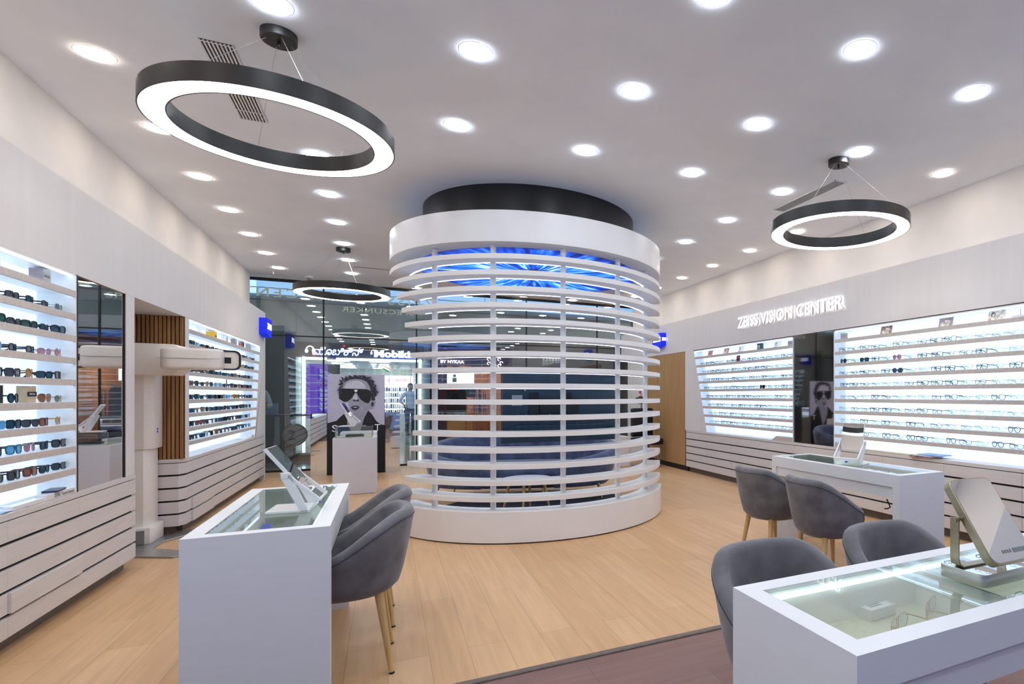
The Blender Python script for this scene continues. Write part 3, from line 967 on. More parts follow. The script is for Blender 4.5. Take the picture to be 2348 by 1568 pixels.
# ------------------------------------------------------------------ glass topped desks
DH = 0.785
def desk(name, x0, x1, y0, y1, label, knee, along, tray_div=(0.5,)):
    """knee = side where customers sit ('+x','-x','+y'); slab ends across the long axis"""
    t = thing(name, label, 'desk', ((x0 + x1) / 2, (y0 + y1) / 2, 0), 'white glass topped desks')
    rim = 0.062
    tp = MB()
    e = 0.05
    o, i = [(x0, y0), (x1, y0), (x1, y1), (x0, y1)], [(x0 + rim, y0 + rim), (x1 - rim, y0 + rim), (x1 - rim, y1 - rim), (x0 + rim, y1 - rim)]
    vs = [(*p, DH) for p in o] + [(*p, DH) for p in i] + [(*p, DH - 0.09) for p in o] + [(*p, DH - 0.09) for p in i]
    fs = []
    for k in range(4):
        j = (k + 1) % 4
        fs += [(k, j, 4 + j, 4 + k), (8 + k, 8 + j, j, k), (8 + k, 8 + j, 12 + j, 12 + k), (4 + k, 4 + j, 12 + j, 12 + k)]
    tp.add(vs, fs)
    th = 0.062
    if along == 'y':
        tp.box(x0, x1, y0, y0 + th, 0, DH - 0.09).box(x0, x1, y1 - th, y1, 0, DH - 0.09)
        a0, a1 = (x0 + 0.016, x1 - 0.016)
        MB().box(a0, a0 + 0.018, y0 + th, y1 - th, 0.612, DH - 0.0905).build('apron', 'desk_white', t)
        MB().box(a1 - 0.018, a1, y0 + th, y1 - th, 0.612, DH - 0.0905).build('apron', 'desk_white', t)
    else:
        tp.box(x0, x0 + th, y0, y1, 0, DH - 0.09).box(x1 - th, x1, y0, y1, 0, DH - 0.09)
        MB().box(x0 + th, x1 - th, y0 + 0.016, y0 + 0.034, 0.612, DH - 0.0905).build('apron', 'desk_white', t)
        MB().box(x0 + th, x1 - th, y1 - 0.034, y1 - 0.016, 0.612, DH - 0.0905).build('apron', 'desk_white', t)
    tp.build('frame', 'desk_white', t)
    ix0, ix1, iy0, iy1 = x0 + rim, x1 - rim, y0 + rim, y1 - rim
    bt = 0.64
    tr = MB().box(ix0, ix1, iy0, iy1, bt - 0.004, bt)
    tr.build('tray', 'tray_green', t)
    wl = MB()
    q = 0.0015
    wl.box(ix0, ix0 + q, iy0, iy1, bt, DH - 0.012).box(ix1 - q, ix1, iy0, iy1, bt, DH - 0.012).box(ix0, ix1, iy0, iy0 + q, bt, DH - 0.012).box(ix0, ix1, iy1 - q, iy1, bt, DH - 0.012)
    for d in tray_div:
        if along == 'y':
            yy = iy0 + (iy1 - iy0) * d
            wl.box(ix0, ix1, yy - 0.006, yy + 0.006, bt, DH - 0.03)
        else:
            xx = ix0 + (ix1 - ix0) * d
            wl.box(xx - 0.006, xx + 0.006, iy0, iy1, bt, DH - 0.03)
    wl.build('tray_wall', 'tray_white', t)
    ls = MB()
    if along == 'y':
        xs = ix1 - 0.02 if knee == '+x' else ix0 + 0.006
        ls.box(xs, xs + 0.014, iy0 + 0.02, iy1 - 0.02, DH - 0.03, DH - 0.022)
    else:
        ls.box(ix0 + 0.02, ix1 - 0.02, iy1 - 0.02, iy1 - 0.006, DH - 0.03, DH - 0.022)
    ls.build('led_strip', 'light_desk', t)
    MB().box(ix0 + 0.001, ix1 - 0.001, iy0 + 0.001, iy1 - 0.001, DH - 0.009, DH - 0.0005).build('glass_top', 'table_glass', t)
    return t
desk('consultation_desk', -0.725, -0.222, 2.86, 4.21, 'white desk with glass top standing at front left, its end towards us', '+x', 'y', (0.5,))
desk('consultation_desk', 3.175, 3.64, 2.79, 4.27, 'white desk with glass top along the right wall behind two chairs', '-x', 'y', (0.5,))
desk('consultation_desk', 0.90, 2.40, 0.905, 1.40, 'white desk with glass top cut off at the bottom right corner', '+y', 'x', (0.47,))

# ------------------------------------------------------------------ mirror stands
def mirror_stand(name, label, loc, rz, tilt, group='white tilting mirrors'):
    """local: mirror looks to +x, base plate runs back to -x"""
    t = thing(name, label, 'mirror', group=group)
    W = 0.215
    MB().box(-0.175, 0.0, -W / 2, W / 2, 0, 0.012).build('base', 'white_lacquer', t, bevel=0.003)
    fr = MB()
    px, pz = -0.098, 0.178
    for y in (-W / 2, W / 2 - 0.012):
        fr.prism([(-0.032, 0.0), (0.0, 0.0), (px + 0.024, pz + 0.016), (px - 0.016, pz + 0.016), (px - 0.012, pz - 0.014)], y, y + 0.012, 'y')
        fr.prism([(px + 0.004, pz), (px + 0.02, pz + 0.006), (0.05, 0.062), (0.04, 0.045)], y, y + 0.012, 'y')
        fr.prism([(-0.004, 0.0), (0.0, 0.0), (0.05, 0.06), (0.042, 0.064)], y, y + 0.012, 'y')
    fr.prism([(-0.006, 0.0), (0.0, 0.0), (0.048, 0.058), (0.042, 0.064)], -W / 2, W / 2, 'y')
    fr.build('stand', 'white_lacquer', t, bevel=0.002, seg=1)
    lg = MB().box(-0.013, 0.013, -0.001, 0.001, -0.008, 0.008)
    c = Matrix.Translation((0.0285, 0, 0.031)) @ Matrix.Rotation(R(45), 4, 'Y')
    MB().box(-0.011, 0.011, -0.011, 0.011, 0.0, 0.0012).xf(c).build('badge', 'brand_blue', t)
    L = 0.30
    lo_ = -0.082
    m4 = Matrix.Translation((px + 0.012, 0, pz)) @ Matrix.Rotation(-R(tilt), 4, 'Y') @ Matrix.Translation((0.012, 0, 0.01))
    pn = MB().box(-0.016, 0.0, -W / 2 + 0.014, W / 2 - 0.014, lo_, L * 0.5).xf(m4).build('mirror_back', 'white_lacquer', t, bevel=0.003)
    MB().box(0.0, 0.0022, -W / 2 + 0.018, W / 2 - 0.018, lo_ + 0.004, L * 0.5 - 0.004).xf(m4).build('mirror_glass', 'mirror', pn)
    for y in (-W / 2, W / 2):
        s = 1 if y > 0 else -1
        MB().cyl((px + 0.004, y, pz), (px + 0.004, y + s * 0.003, pz), 0.013, n=18).build('hinge_cap', 'white_lacquer', t, smooth=40)
    t.location = loc
    t.rotation_euler = (0, 0, rz)
    return t
mirror_stand('tilting_mirror', 'white tilting table mirror standing on the front left desk', (-0.335, 3.36, DH), R(-4), 37)
mirror_stand('tilting_mirror', 'white tilting table mirror standing on the far right desk', (3.30, 3.42, DH), R(180 + 22), 14)
mirror_stand('tilting_mirror', 'white tilting mirror on the glass case in front of the portrait poster', (-0.40, 8.98, 0.921), R(-8), 30)

# gold framed cosmetic mirror on its block
t = thing('table_mirror', 'gold rimmed rounded rectangular mirror on a metal block, front right desk', 'mirror', (1.65, 1.13, DH))
def rrect(w, h, r, n=6):
    o = []
    for cx, cy_, a in ((w / 2 - r, h / 2 - r, 0), (-w / 2 + r, h / 2 - r, 90), (-w / 2 + r, -h / 2 + r, 180), (w / 2 - r, -h / 2 + r, 270)):
        o += [(cx + r * math.cos(R(a + 90 * i / n)), cy_ + r * math.sin(R(a + 90 * i / n))) for i in range(n + 1)]
    return o
MB().prism([(1.655 + x, 1.125 + y) for x, y in rrect(0.235, 0.16, 0.028)], DH, DH + 0.036).build('block', 'silver_brushed', t, bevel=0.002, smooth=30)
MB().prism([(1.655 + x, 1.125 + y) for x, y in rrect(0.229, 0.154, 0.026)], DH + 0.036, DH + 0.038).build('block_top', 'mirror', t)
m4 = Matrix.Translation((1.643, 1.096, 0.972)) @ Matrix.Rotation(R(-1.5), 4, 'Z') @ Matrix.Rotation(R(90 - 35.3), 4, 'X')
MB().prism(rrect(0.196, 0.276, 0.03), -0.026, 0.0).xf(m4).build('mirror_frame', 'gold_brushed', t, bevel=0.0015, seg=1, smooth=30)
MB().prism(rrect(0.187, 0.267, 0.027), 0.0, 0.0012).xf(m4).build('mirror_glass', 'mirror', t)
st = MB()
path = [(0.0, 0.165), (0.0, 0.03), (0.006, 0.012), (0.022, 0.0), (0.08, 0.0), (0.10, 0.006), (0.108, 0.02), (0.108, 0.05)]
for y in (0,):
    pass
bm_pts = [(-0.112, 0.155), (-0.112, 0.03), (-0.106, 0.012), (-0.09, 0.002), (0.09, 0.002), (0.106, 0.012), (0.112, 0.03), (0.112, 0.155),
          (0.108, 0.155), (0.108, 0.03), (0.102, 0.015), (0.088, 0.006), (-0.088, 0.006), (-0.102, 0.015), (-0.108, 0.03), (-0.108, 0.155)]
for k in range(7):
    j = 15 - k
    q = [bm_pts[k], bm_pts[k + 1], bm_pts[j - 1], bm_pts[j]]
    st.prism(q, -0.015, 0.015, 'y')
st.xf(Matrix.Translation((1.643, 1.135, DH + 0.037)) @ Matrix.Rotation(R(-1.5), 4, 'Z'))
st.build('bracket', 'gold_brushed', t)
for s in (-1, 1):
    MB().cyl((1.643 + s * 0.098, 1.135, DH + 0.185), (1.643 + s * 0.118, 1.135, DH + 0.185), 0.008, n=14).build('hinge', 'gold_brushed', t, smooth=40)
lt = MB()
for k in range(9):
    lt.box(0.012 + k * 0.0072, 0.0165 + k * 0.0072, -0.112, -0.098, 0.0012, 0.0016)
for k in range(4):
    lt.box(-0.036 + k * 0.011, -0.029 + k * 0.011, -0.110, -0.100, 0.0012, 0.0016)
lt.xf(m4).build('lettering', 'print_grey', t)

# ------------------------------------------------------------------ plinths with the glass case, window poster
t = thing('display_plinth', 'white square plinth carrying a glass case before the portrait poster', 'plinth', (-0.39, 9.08, 0), 'white plinths by the poster')
MB().box(-0.662, -0.14, 8.86, 9.36, 0.004, 0.768).build('body', 'desk_white', t, bevel=0.002, seg=1)
t2 = thing('display_plinth', 'second white plinth almost hidden behind the first one', 'plinth', (-0.4, 10.4, 0), 'white plinths by the poster')
MB().box(-0.66, -0.16, 10.17, 10.65, 0.004, 0.768).build('body', 'desk_white', t2, bevel=0.002, seg=1)
t = thing('glass_case', 'shallow glass showcase on top of the white plinth', 'showcase', (-0.4, 9.1, 0.768))
c_ = MB()
x0, x1, y0, y1, z0, z1 = -0.635, -0.195, 8.90, 9.30, 0.769, 0.918
g = 0.006
c_.box(x0, x1, y0, y0 + g, z0, z1).box(x0, x1, y1 - g, y1, z0, z1).box(x0, x0 + g, y0 + g, y1 - g, z0, z1).box(x1 - g, x1, y0 + g, y1 - g, z0, z1).box(x0, x1, y0, y1, z1, z1 + 0.003)
c_.build('panes', 'case_glass', t)
ed = MB()
for x in (x0, x1):
    for y in (y0, y1):
        ed.box(x - 0.002, x + 0.002, y - 0.002, y + 0.002, z0, z1)
ed.box(x0, x1, y0 - 0.002, y0 + 0.002, z1 - 0.001, z1 + 0.004)
ed.build('edges', 'machine_grey', t)
MB().box(x0 + 0.01, x1 - 0.01, y0 + 0.01, y1 - 0.01, z0, z0 + 0.006).build('lining', 'tray_green', t)
tag(MB().box(-0.52, -0.30, 9.02, 9.16, 0.776, 0.80).box(-0.50, -0.32, 9.03, 9.15, 0.80, 0.806).build('eyewear_tray', 'black_metal', bevel=0.004), 'dark low eyewear tray inside the glass showcase', 'tray')

t = thing('window_poster', 'large black and white portrait poster of a person in visor sunglasses', 'poster', (-0.479, 11.15, 0))
PY = 11.14
def pp(px, py):
    return (-0.904 + (px - 751.0) / 131.0 * 0.85, (1087.0 - py) * 0.00746)
def zz(zx, zy):                      # measured on an enlargement
    return pp(690 + zx * 0.11926, 780 + zy * 0.11926)
layers = [
    ('print_lilac', [(-0.904, 0.02), (-0.054, 0.02), (-0.054, 1.705), (-0.904, 1.705)]),
    ('print_black', [pp(751, 969), pp(771, 964), pp(781, 954), pp(793, 945), pp(800, 956), pp(815, 968), pp(832, 962), pp(843, 941), pp(852, 950), pp(862, 966), pp(872, 974), pp(882, 976), (-0.054, 0.02), (-0.904, 0.02)]),
    ('print_skin', [pp(795, 942), pp(795, 972), pp(806, 992), pp(817, 1012), pp(824, 992), pp(831, 968), pp(838, 946)]),
    ('print_hair', [zz(*q) for q in ((790, 1060), (745, 960), (735, 900), (770, 880), (705, 850), (760, 820), (725, 760), (790, 770), (760, 700), (830, 740), (850, 690), (900, 720), (920, 672), (985, 705), (1010, 668), (1080, 690), (1110, 668),
        (1160, 690), (1205, 668), (1250, 710), (1310, 700), (1330, 760), (1400, 770), (1380, 830), (1450, 870), (1420, 920), (1470, 960), (1430, 1010), (1460, 1060), (1415, 1090), (1425, 1150), (1360, 1180))]),
    ('print_skin', [zz(*q) for q in ((1330, 1160), (1400, 1165), (1432, 1180), (1425, 1250), (1390, 1310), (1340, 1325), (1300, 1330))]),
    ('print_skin', [zz(*q) for q in ((800, 860), (850, 790), (930, 760), (1040, 745), (1160, 755), (1260, 800), (1310, 880), (1345, 1000), (1345, 1150), (1310, 1250), (1300, 1340), (1250, 1410), (1150, 1465), (1040, 1475), (950, 1440), (870, 1370), (810, 1270), (790, 1180), (785, 1000))]),
    ('print_skin_light', [zz(*q) for q in ((830, 880), (870, 820), (950, 790), (1060, 775), (1160, 800), (1230, 870), (1240, 935), (1000, 930), (830, 950))]),
    ('print_skin_light', [zz(*q) for q in ((1005, 1030), (1060, 1030), (1075, 1100), (1070, 1150), (1000, 1150), (985, 1110))]),
    ('print_skin_light', [zz(*q) for q in ((820, 1200), (900, 1200), (930, 1330), (1000, 1400), (950, 1420), (870, 1340))]),
    ('print_black', [zz(*q) for q in ((725, 990), (745, 945), (800, 928), (1050, 935), (1250, 940), (1335, 970), (1348, 1050), (1335, 1140), (1290, 1215), (1220, 1195), (1140, 1140), (1090, 1070), (1065, 1010), (1030, 1010), (1005, 1060), (960, 1120), (890, 1175), (820, 1182), (770, 1150), (730, 1120))]),
    ('print_white', [zz(*q) for q in ((1015, 952), (1080, 952), (1072, 985), (1045, 995), (1022, 985))]),
    ('print_black', [zz(*q) for q in ((985, 1148), (1010, 1168), (1060, 1165), (1090, 1180), (1108, 1150), (1085, 1140), (1050, 1150), (1010, 1140))]),
    ('print_hair', [zz(*q) for q in ((945, 1290), (990, 1262), (1040, 1256), (1090, 1264), (1118, 1292), (1080, 1325), (1030, 1342), (985, 1330))]),
    ('print_skin_light', [zz(*q) for q in ((985, 1288), (1040, 1278), (1085, 1288), (1040, 1300))]),
    ('print_hair', [zz(*q) for q in ((1345, 1200), (1380, 1190), (1400, 1230), (1370, 1280), (1345, 1270))]),
]
hr = random.Random(4)
for k in range(120):                    # short tousled strands round the head and over the brow
    a = R(hr.uniform(-15, 195))
    q = hr.uniform(0.86, 1.0)
    ox, oy = 1090 + 345 * q * math.cos(a), 960 - 285 * q * math.sin(a)
    b_ = a + R(hr.uniform(-45, 45))
    ln_ = hr.uniform(40, 95)
    w_ = hr.uniform(5, 12)
    tx, ty = ox + ln_ * math.cos(b_), oy - ln_ * math.sin(b_)
    nx, ny = -math.sin(b_) * w_, -math.cos(b_) * w_
    layers.append(('print_skin' if k % 6 == 0 else 'print_hair', [zz(ox + nx, oy + ny), zz(tx, max(ty, 664)), zz(ox - nx, oy - ny)]))
pm = sorted(set(m for m, _ in layers))
po = MB()
for k, (m_, pts) in enumerate(layers):
    po.prism(pts, PY - 0.0007 * min(k, 16) - 0.00002 * k - (0.0004 if k else 0.0), PY - 0.0007 * min(k, 16) + (0.02 if k == 0 else 0.0), 'y', pm.index(m_))
po.build('print', pm, t)
for key, x, wd in (('S', -0.80, 0.075), ('T', -0.165, 0.085)):
    text(key, wd, frame((x, PY - 0.014, 0.79), (1, 0, 0), (0, 0, 1)), 'lettering', 'print_white', t, height=0.115)
t = thing('mirror_plinth', 'low mirrored backdrop standing behind the portrait poster', 'backdrop', (-0.48, 11.3, 0))
MB().box(-1.145, -0.915, 11.165, 11.19, 0.0, 1.04).build('mirror_face', 'mirror', t)
MB().box(-0.043, 0.185, 11.165, 11.19, 0.0, 1.04).build('mirror_face', 'mirror', t)
MB().box(-1.145, 0.185, 11.19, 11.55, 0.0, 1.04).build('core', 'mall_dark', t)

# ------------------------------------------------------------------ measuring column with its camera arm
t = thing('eye_measuring_column', 'tall white measuring column with a camera arm in the left niche', 'machine', (-1.98, 6.85, 0))
cb = MB().prism([(-2.16, 6.74), (-1.955, 6.74), (-1.93, 6.80), (-1.93, 7.02), (-2.16, 7.02)], 0.16, 0.86).build('lower_column', 'machine_white', t, bevel=0.006, smooth=30)
MB().prism([(-2.17, 6.72), (-1.945, 6.72), (-1.90, 6.80), (-1.90, 7.03), (-2.17, 7.03)], 0.86, 1.80).build('upper_column', 'machine_white', t, bevel=0.006, smooth=30)
MB().box(-1.899, -1.8965, 6.88, 6.90, 1.03, 1.045).box(-1.899, -1.8965, 6.88, 6.90, 1.005, 1.02).build('badge', 'brand_blue', t)
MB().box(-2.16, -1.89, 6.68, 7.03, 0.012, 0.165).build('foot_block', 'machine_white', t, bevel=0.012, smooth=30)
MB().box(-2.10, -1.93, 6.674, 6.68, 0.02, 0.14).build('cable_cover', 'machine_grey', t)
MB().prism([(-2.2, 6.42), (-1.88, 6.25), (-1.58, 6.08), (-1.46, 6.16), (-1.50, 6.24), (-1.84, 6.52), (-1.82, 6.78), (-1.62, 7.16), (-1.46, 7.38), (-1.58, 7.42), (-1.74, 7.26), (-1.90, 7.0), (-2.2, 7.0)], 0.0, 0.014).build('floor_plate', 'steel_plate', t, bevel=0.003, seg=1)
MB().prism([(-2.25, 1.53), (-1.70, 1.53), (-1.63, 1.60), (-1.63, 1.76), (-1.69, 1.805), (-2.25, 1.81)], 6.55, 6.86, 'y').build('arm', 'machine_white', t, bevel=0.012, smooth=30)
hd = MB().prism(rrect(0.42, 0.26, 0.1, 8), 1.575, 1.755).xf(Matrix.Translation((-1.515, 6.36, 0))).build('camera_head', 'machine_white', t, bevel=0.025, seg=3, smooth=40)
MB().box(-1.727, -1.30, 6.225, 6.2285, 1.664, 1.667).build('joint_line', 'machine_grey', hd)
w_ = MB()
fl = Matrix.Translation((-1.36, 6.42, 1.665))
o_ = rrect(0.34, 0.175, 0.05, 8)
i_ = rrect(0.316, 0.151, 0.04, 8)
pl = MB().prism(o_, -0.012, 0.012, 'y').xf(fl)
ar = pl.build('camera_wing', 'machine_white', t, bevel=0.003, seg=1, smooth=30)
rm = MB()
n_ = len(o_)
for k in range(n_):
    j = (k + 1) % n_
    q = [o_[k], o_[j], i_[j], i_[k]]
    rm.prism([(a * 1.012, b_ * 1.02) for a, b_ in q[:2]] + q[2:], -0.022, -0.010, 'y')
rm.xf(fl).build('rubber_rim', 'rubber_black', ar)
MB().box(-0.02, 0.10, -0.0145, -0.0125, -0.028, 0.026).xf(fl).build('camera_window', 'rubber_black', ar)

# ------------------------------------------------------------------ signs
t = thing('lit_wall_sign', 'long row of glowing white capital letters on the right wall fascia', 'sign', (RF, 6.01, 2.43))
text('zvc', 2.21, frame((RF - 0.035, 6.01, 2.432), (0, -1, 0), (0, 0, 1)), 'lettering', 'light_sign', t, height=0.165, side='white_lacquer')
for side, x0, x1, ya, yb_, lab in ((-1, LF, LF + 0.10, 10.62, 11.02, 'blue illuminated box sign at the far end of the left wall'), (1, RF - 0.1, RF, 9.66, 10.08, 'blue illuminated box sign above the timber panel on the right')):
    t = thing('box_sign', lab, 'sign', ((x0 + x1) / 2, ya, 2.28))
    MB().prism([(ya, 2.30), (ya, 2.54), (yb_, 2.54), (yb_, 2.265), (ya + 0.2, 2.265)], x0, x1, 'x').build('box', 'light_brand_blue', t, bevel=0.004, seg=1)
    xx = x1 + 0.001 if side < 0 else x0 - 0.001
    text('zeiss', 0.34, frame((xx, (ya + yb_) / 2, 2.42), (0, -side, 0) if side > 0 else (0, 1, 0), (0, 0, 1)), 'lettering', 'light_sign_white', t, height=0.09)
    if side > 0:
        text('zeiss', 0.085, frame(((x0 + x1) / 2, ya - 0.001, 2.42), (1, 0, 0), (0, 0, 1)), 'lettering', 'light_sign_white', t, height=0.06)
# lettering fixed outside the glass front, seen from behind
t = thing('shop_front_letters', 'pale metal letters hung outside the glass, read in reverse', 'sign', (0.6, GY + 0.12, 3.08))
text('zvc_back', 3.45, frame((-0.93, GY + 0.10, 3.165), (-1, 0, 0), (0, 0, 1)), 'lettering', 'light_letters', t, height=0.165)
rl = MB()
for z in (3.085, 3.245):
    rl.box(-2.6, 3.2, GY + 0.11, GY + 0.125, z - 0.006, z + 0.006)
rl.build('rail', 'aluminium', t)
t = thing('shop_front_letters', 'small pale letters in a thin frame outside the glass, read in reverse', 'sign', (-0.2, GY + 0.12, 2.9))
text('specs', 1.2, frame((-0.16, GY + 0.10, 2.945), (-1, 0, 0), (0, 0, 1)), 'lettering', 'light_letters', t, height=0.085)
rl = MB().box(-0.85, 0.55, GY + 0.11, GY + 0.125, 2.885, 2.895).box(-0.85, 0.55, GY + 0.11, GY + 0.125, 2.995, 3.005).box(-0.85, -0.84, GY + 0.11, GY + 0.125, 2.885, 3.1)
rl.build('rail', 'aluminium', t)

# ------------------------------------------------------------------ spectacles
SHAPES = {   # half width, half height, exponent, droop of the outer lower corner
    'square': (0.0265, 0.0215, 3.6, 0.0), 'round': (0.0245, 0.0235, 2.0, 0.0), 'oval': (0.0265, 0.0195, 2.4, 0.0),
    'pilot': (0.0285, 0.0245, 2.6, 0.006), 'wide': (0.0275, 0.019, 3.2, 0.002), 'hexagonal': (0.0255, 0.0225, 2.9, 0.0)}
def lens_outline(shape, s, n=22, grow=0.0):
    a_, b_, e, dr = SHAPES[shape]
    a_ += grow
    b_ += grow
    o = []
    for i in range(n):
        t = 2 * PI * i / n
        c, q = math.cos(t), math.sin(t)
        x = a_ * abs(c) ** (2 / e) * (1 if c >= 0 else -1)
        z = b_ * abs(q) ** (2 / e) * (1 if q >= 0 else -1)
        if z < 0:
            x -= dr * (-z / b_) * (1 if x > 0 else 0.2)
            x *= 0.94
        o.append((s * (0.0335 + x), z))
    return o
def spec_pieces(shape, th, dark):
    """local: lenses face -y, temples run to +y, lowest point at z = 0"""
    hz = SHAPES[shape][1] + th
    fr = MB()
    n = 22
    for s in (-1, 1):
        out, inn = lens_outline(shape, s, n, th), lens_outline(shape, s, n, 0.0)
        bow = lambda x: 0.006 * (x / 0.06) ** 2
        vs, fs = [], []
        for y in (-th * 0.8, th * 0.8):
            vs += [(x, y + bow(x), z + hz) for x, z in out] + [(x, y + bow(x), z + hz) for x, z in inn]
        for i in range(n):
            j = (i + 1) % n
            fs += [(i, j, n + j, n + i), (2 * n + i, 2 * n + j, 3 * n + j, 3 * n + i), (i, j, 2 * n + j, 2 * n + i), (n + i, n + j, 3 * n + j, 3 * n + i)]
        fr.add(vs, fs)
    zb = hz + SHAPES[shape][1] * 0.45
    fr.sweep([(-0.010, 0, zb - 0.002), (0, -0.002, zb + 0.003), (0.010, 0, zb - 0.002)], max(th * 0.8, 0.0014), 6)
    if shape == 'pilot':
        fr.sweep([(-0.014, 0, zb + 0.010), (0.014, 0, zb + 0.010)], max(th * 0.7, 0.0013), 6)
    lenses, temples = [], []
    for s in (-1, 1):
        lo = lens_outline(shape, s, n, 0.0002)
        l = MB()
        l.prism([(x, z + hz) for x, z in lo], 0.0, 0.0012, 'y')
        for p in l.v:
            p.y += 0.006 * (p.x / 0.06) ** 2
        lenses.append(l)
        xo = s * (0.0335 + SHAPES[shape][0] + th)
        zt = hz + SHAPES[shape][1] * 0.55
        k = max(th * 0.75, 0.0013)
        tp = MB().sweep([(xo - s * 0.002, 0.005, zt), (xo + s * 0.003, 0.010, zt), (xo + s * 0.002, 0.05, zt), (xo, 0.10, zt - 0.004), (xo - s * 0.003, 0.123, zt - 0.016), (xo - s * 0.006, 0.136, zt - 0.031)], k, 6, flat=(k * 1.7, k * 0.7, Vector((0, 0, 1))))
        temples.append(tp)
    return fr, lenses, temples
PROTO = {}
def spec_proto(shape, fcol, lcol, th, parts, name):
    key = (shape, fcol, lcol, th, parts)
    if key in PROTO:
        return PROTO[key], False
    fr, le, te = spec_pieces(shape, th, lcol != 'clear')
    lm = M['lens_clear'] if lcol == 'clear' else LENS[lcol]
    fm = FRAME[fcol]
    if parts:
        t = thing(name, 'x', 'sunglasses' if lcol != 'clear' else 'eyeglasses')
        fr.build('frame', fm, t, smooth=40)
        for l in le:
            l.build('lens', lm, t)
        for q in te:
            q.build('temple', fm, t, smooth=50)
    else:
        for q in te:
            fr.join(q)
        for l in le:
            fr.join(l, mi=1)
        t = fr.build(name, [fm, lm])
        tag(t, 'x', 'sunglasses' if lcol != 'clear' else 'eyeglasses')
    PROTO[key] = t
    return t, True
def put_specs(side, y, z, shape, fcol, lcol, th, parts, label, group, yaw=0.0, name='sunglasses', depth=0.05, k=1.0):
    p, fresh = spec_proto(shape, fcol, lcol, th, parts, name)
    o = p if fresh else copy_tree(p)
    o['label'] = label
    o['group'] = group
    xf = LF - depth if side < 0 else RF + depth
    o.location = (xf, y, z + 0.0016)
    o.rotation_euler = (0, 0, (R(90) if side < 0 else R(-90)) + yaw)
    return o
rnd = random.Random(5)
SUN = [('square', 'black', 'blue'), ('square', 'navy', 'blue'), ('pilot', 'black', 'green'), ('oval', 'black', 'grey'), ('square', 'black', 'black'), ('pilot', 'gold', 'brown'), ('round', 'black', 'grey'), ('wide', 'teal', 'blue'), ('hexagonal', 'silver', 'green'), ('square', 'clear', 'sky'), ('round', 'brown', 'brown'), ('oval', 'navy', 'grey')]
NAMED = {  # the pairs seen most clearly, by row and place from the mirror
    (1, 0): ('hexagonal', 'silver', 'green'), (1, 1): ('oval', 'black', 'grey'), (1, 2): ('square', 'black', 'blue'), (1, 3): ('square', 'black', 'grey'),
    (2, 0): ('pilot', 'black', 'blue'), (2, 1): ('oval', 'black', 'blue'), (2, 2): ('square', 'black', 'green'), (2, 3): ('oval', 'black', 'grey'), (2, 4): ('pilot', 'black', 'green'),
    (3, 0): ('round', 'gold', 'magenta'), (3, 1): ('oval', 'silver', 'pink'), (3, 2): ('wide', 'navy', 'grey'), (3, 3): ('oval', 'black', 'blue'), (3, 4): ('square', 'clear', 'sky'),
    (4, 0): ('square', 'black', 'grey'), (4, 1): ('wide', 'black', 'blue'), (4, 2): ('pilot', 'gold', 'amber'), (4, 3): ('square', 'navy', 'grey'), (4, 4): ('square', 'black', 'blue'),
    (5, 0): ('oval', 'gold', 'grey'), (5, 1): ('pilot', 'gold', 'brown'), (5, 3): ('round', 'black', 'blue'),
    (6, 0): ('round', 'gold', 'amber'), (6, 1): ('square', 'brown', 'brown'), (6, 2): ('oval', 'navy', 'grey'), (6, 3): ('square', 'black', 'blue'), (6, 4): ('square', 'clear', 'sky'),
    (7, 0): ('square', 'black', 'grey'), (7, 1): ('square', 'black', 'blue'), (7, 2): ('round', 'silver', 'pink'), (7, 3): ('hexagonal', 'teal', 'sky'), (7, 4): ('square', 'brown', 'blue'),
    (8, 0): ('wide', 'navy', 'grey'), (8, 1): ('oval', 'black', 'blue'), (8, 2): ('square', 'brown', 'brown'), (8, 3): ('square', 'black', 'grey'), (8, 4): ('wide', 'black', 'grey')}
ROWN = ['', 'top', 'second', 'third', 'fourth', 'fifth', 'sixth', 'seventh', 'bottom']
for r in range(1, 9):
    for k in range(6):
        if r == 5 and k in (2, 4, 5):
            continue
        sh, fc, lc = NAMED.get((r, k)) or SUN[rnd.randrange(len(SUN))]
        y = 4.865 - 0.158 * k + rnd.uniform(-0.008, 0.008)
        put_specs(-1, y, SH[r], sh, fc, lc, 0.0032 if fc not in ('gold', 'silver') else 0.0018, True,
                  '%s %s sunglasses with %s lenses, %s from the mirror, %s row, near left display' % (fc, sh, lc, ORD[k], ROWN[r]), 'sunglasses on the near left display', R(rnd.uniform(-10, 12)))
for r in range(1, 9):
    far = yb2(SH[r]) - 0.16
    n = int((far - 7.31) / 0.188)
    for k in range(n + 1):
        sh, fc, lc = SUN[rnd.randrange(len(SUN))]
        if (r, k) == (8, 9):
            sh, fc, lc = 'oval', 'brown', 'magenta'
        if (r, k) == (5, 11):
            sh, fc, lc = 'pilot', 'gold', 'amber'
        y = 7.31 + (far - 7.31) * k / n + rnd.uniform(-0.02, 0.02)
        put_specs(-1, y, SH[r], sh, fc, lc, 0.0036, False, 'small %s sunglasses with %s lenses, %s from the niche, %s row, far left display' % (fc, lc, ORD[k], ROWN[r]),
                  'sunglasses on the far left display', R(rnd.uniform(-12, 12)))
OPT = [('square', 'black', 0.0030), ('round', 'black', 0.0028), ('square', 'navy', 0.0028), ('oval', 'black', 0.0022), ('round', 'silver', 0.0014), ('oval', 'teal', 0.0013), ('hexagonal', 'gold', 0.0014), ('square', 'clear', 0.002), ('square', 'silver', 0.0011), ('oval', 'navy', 0.0022)]
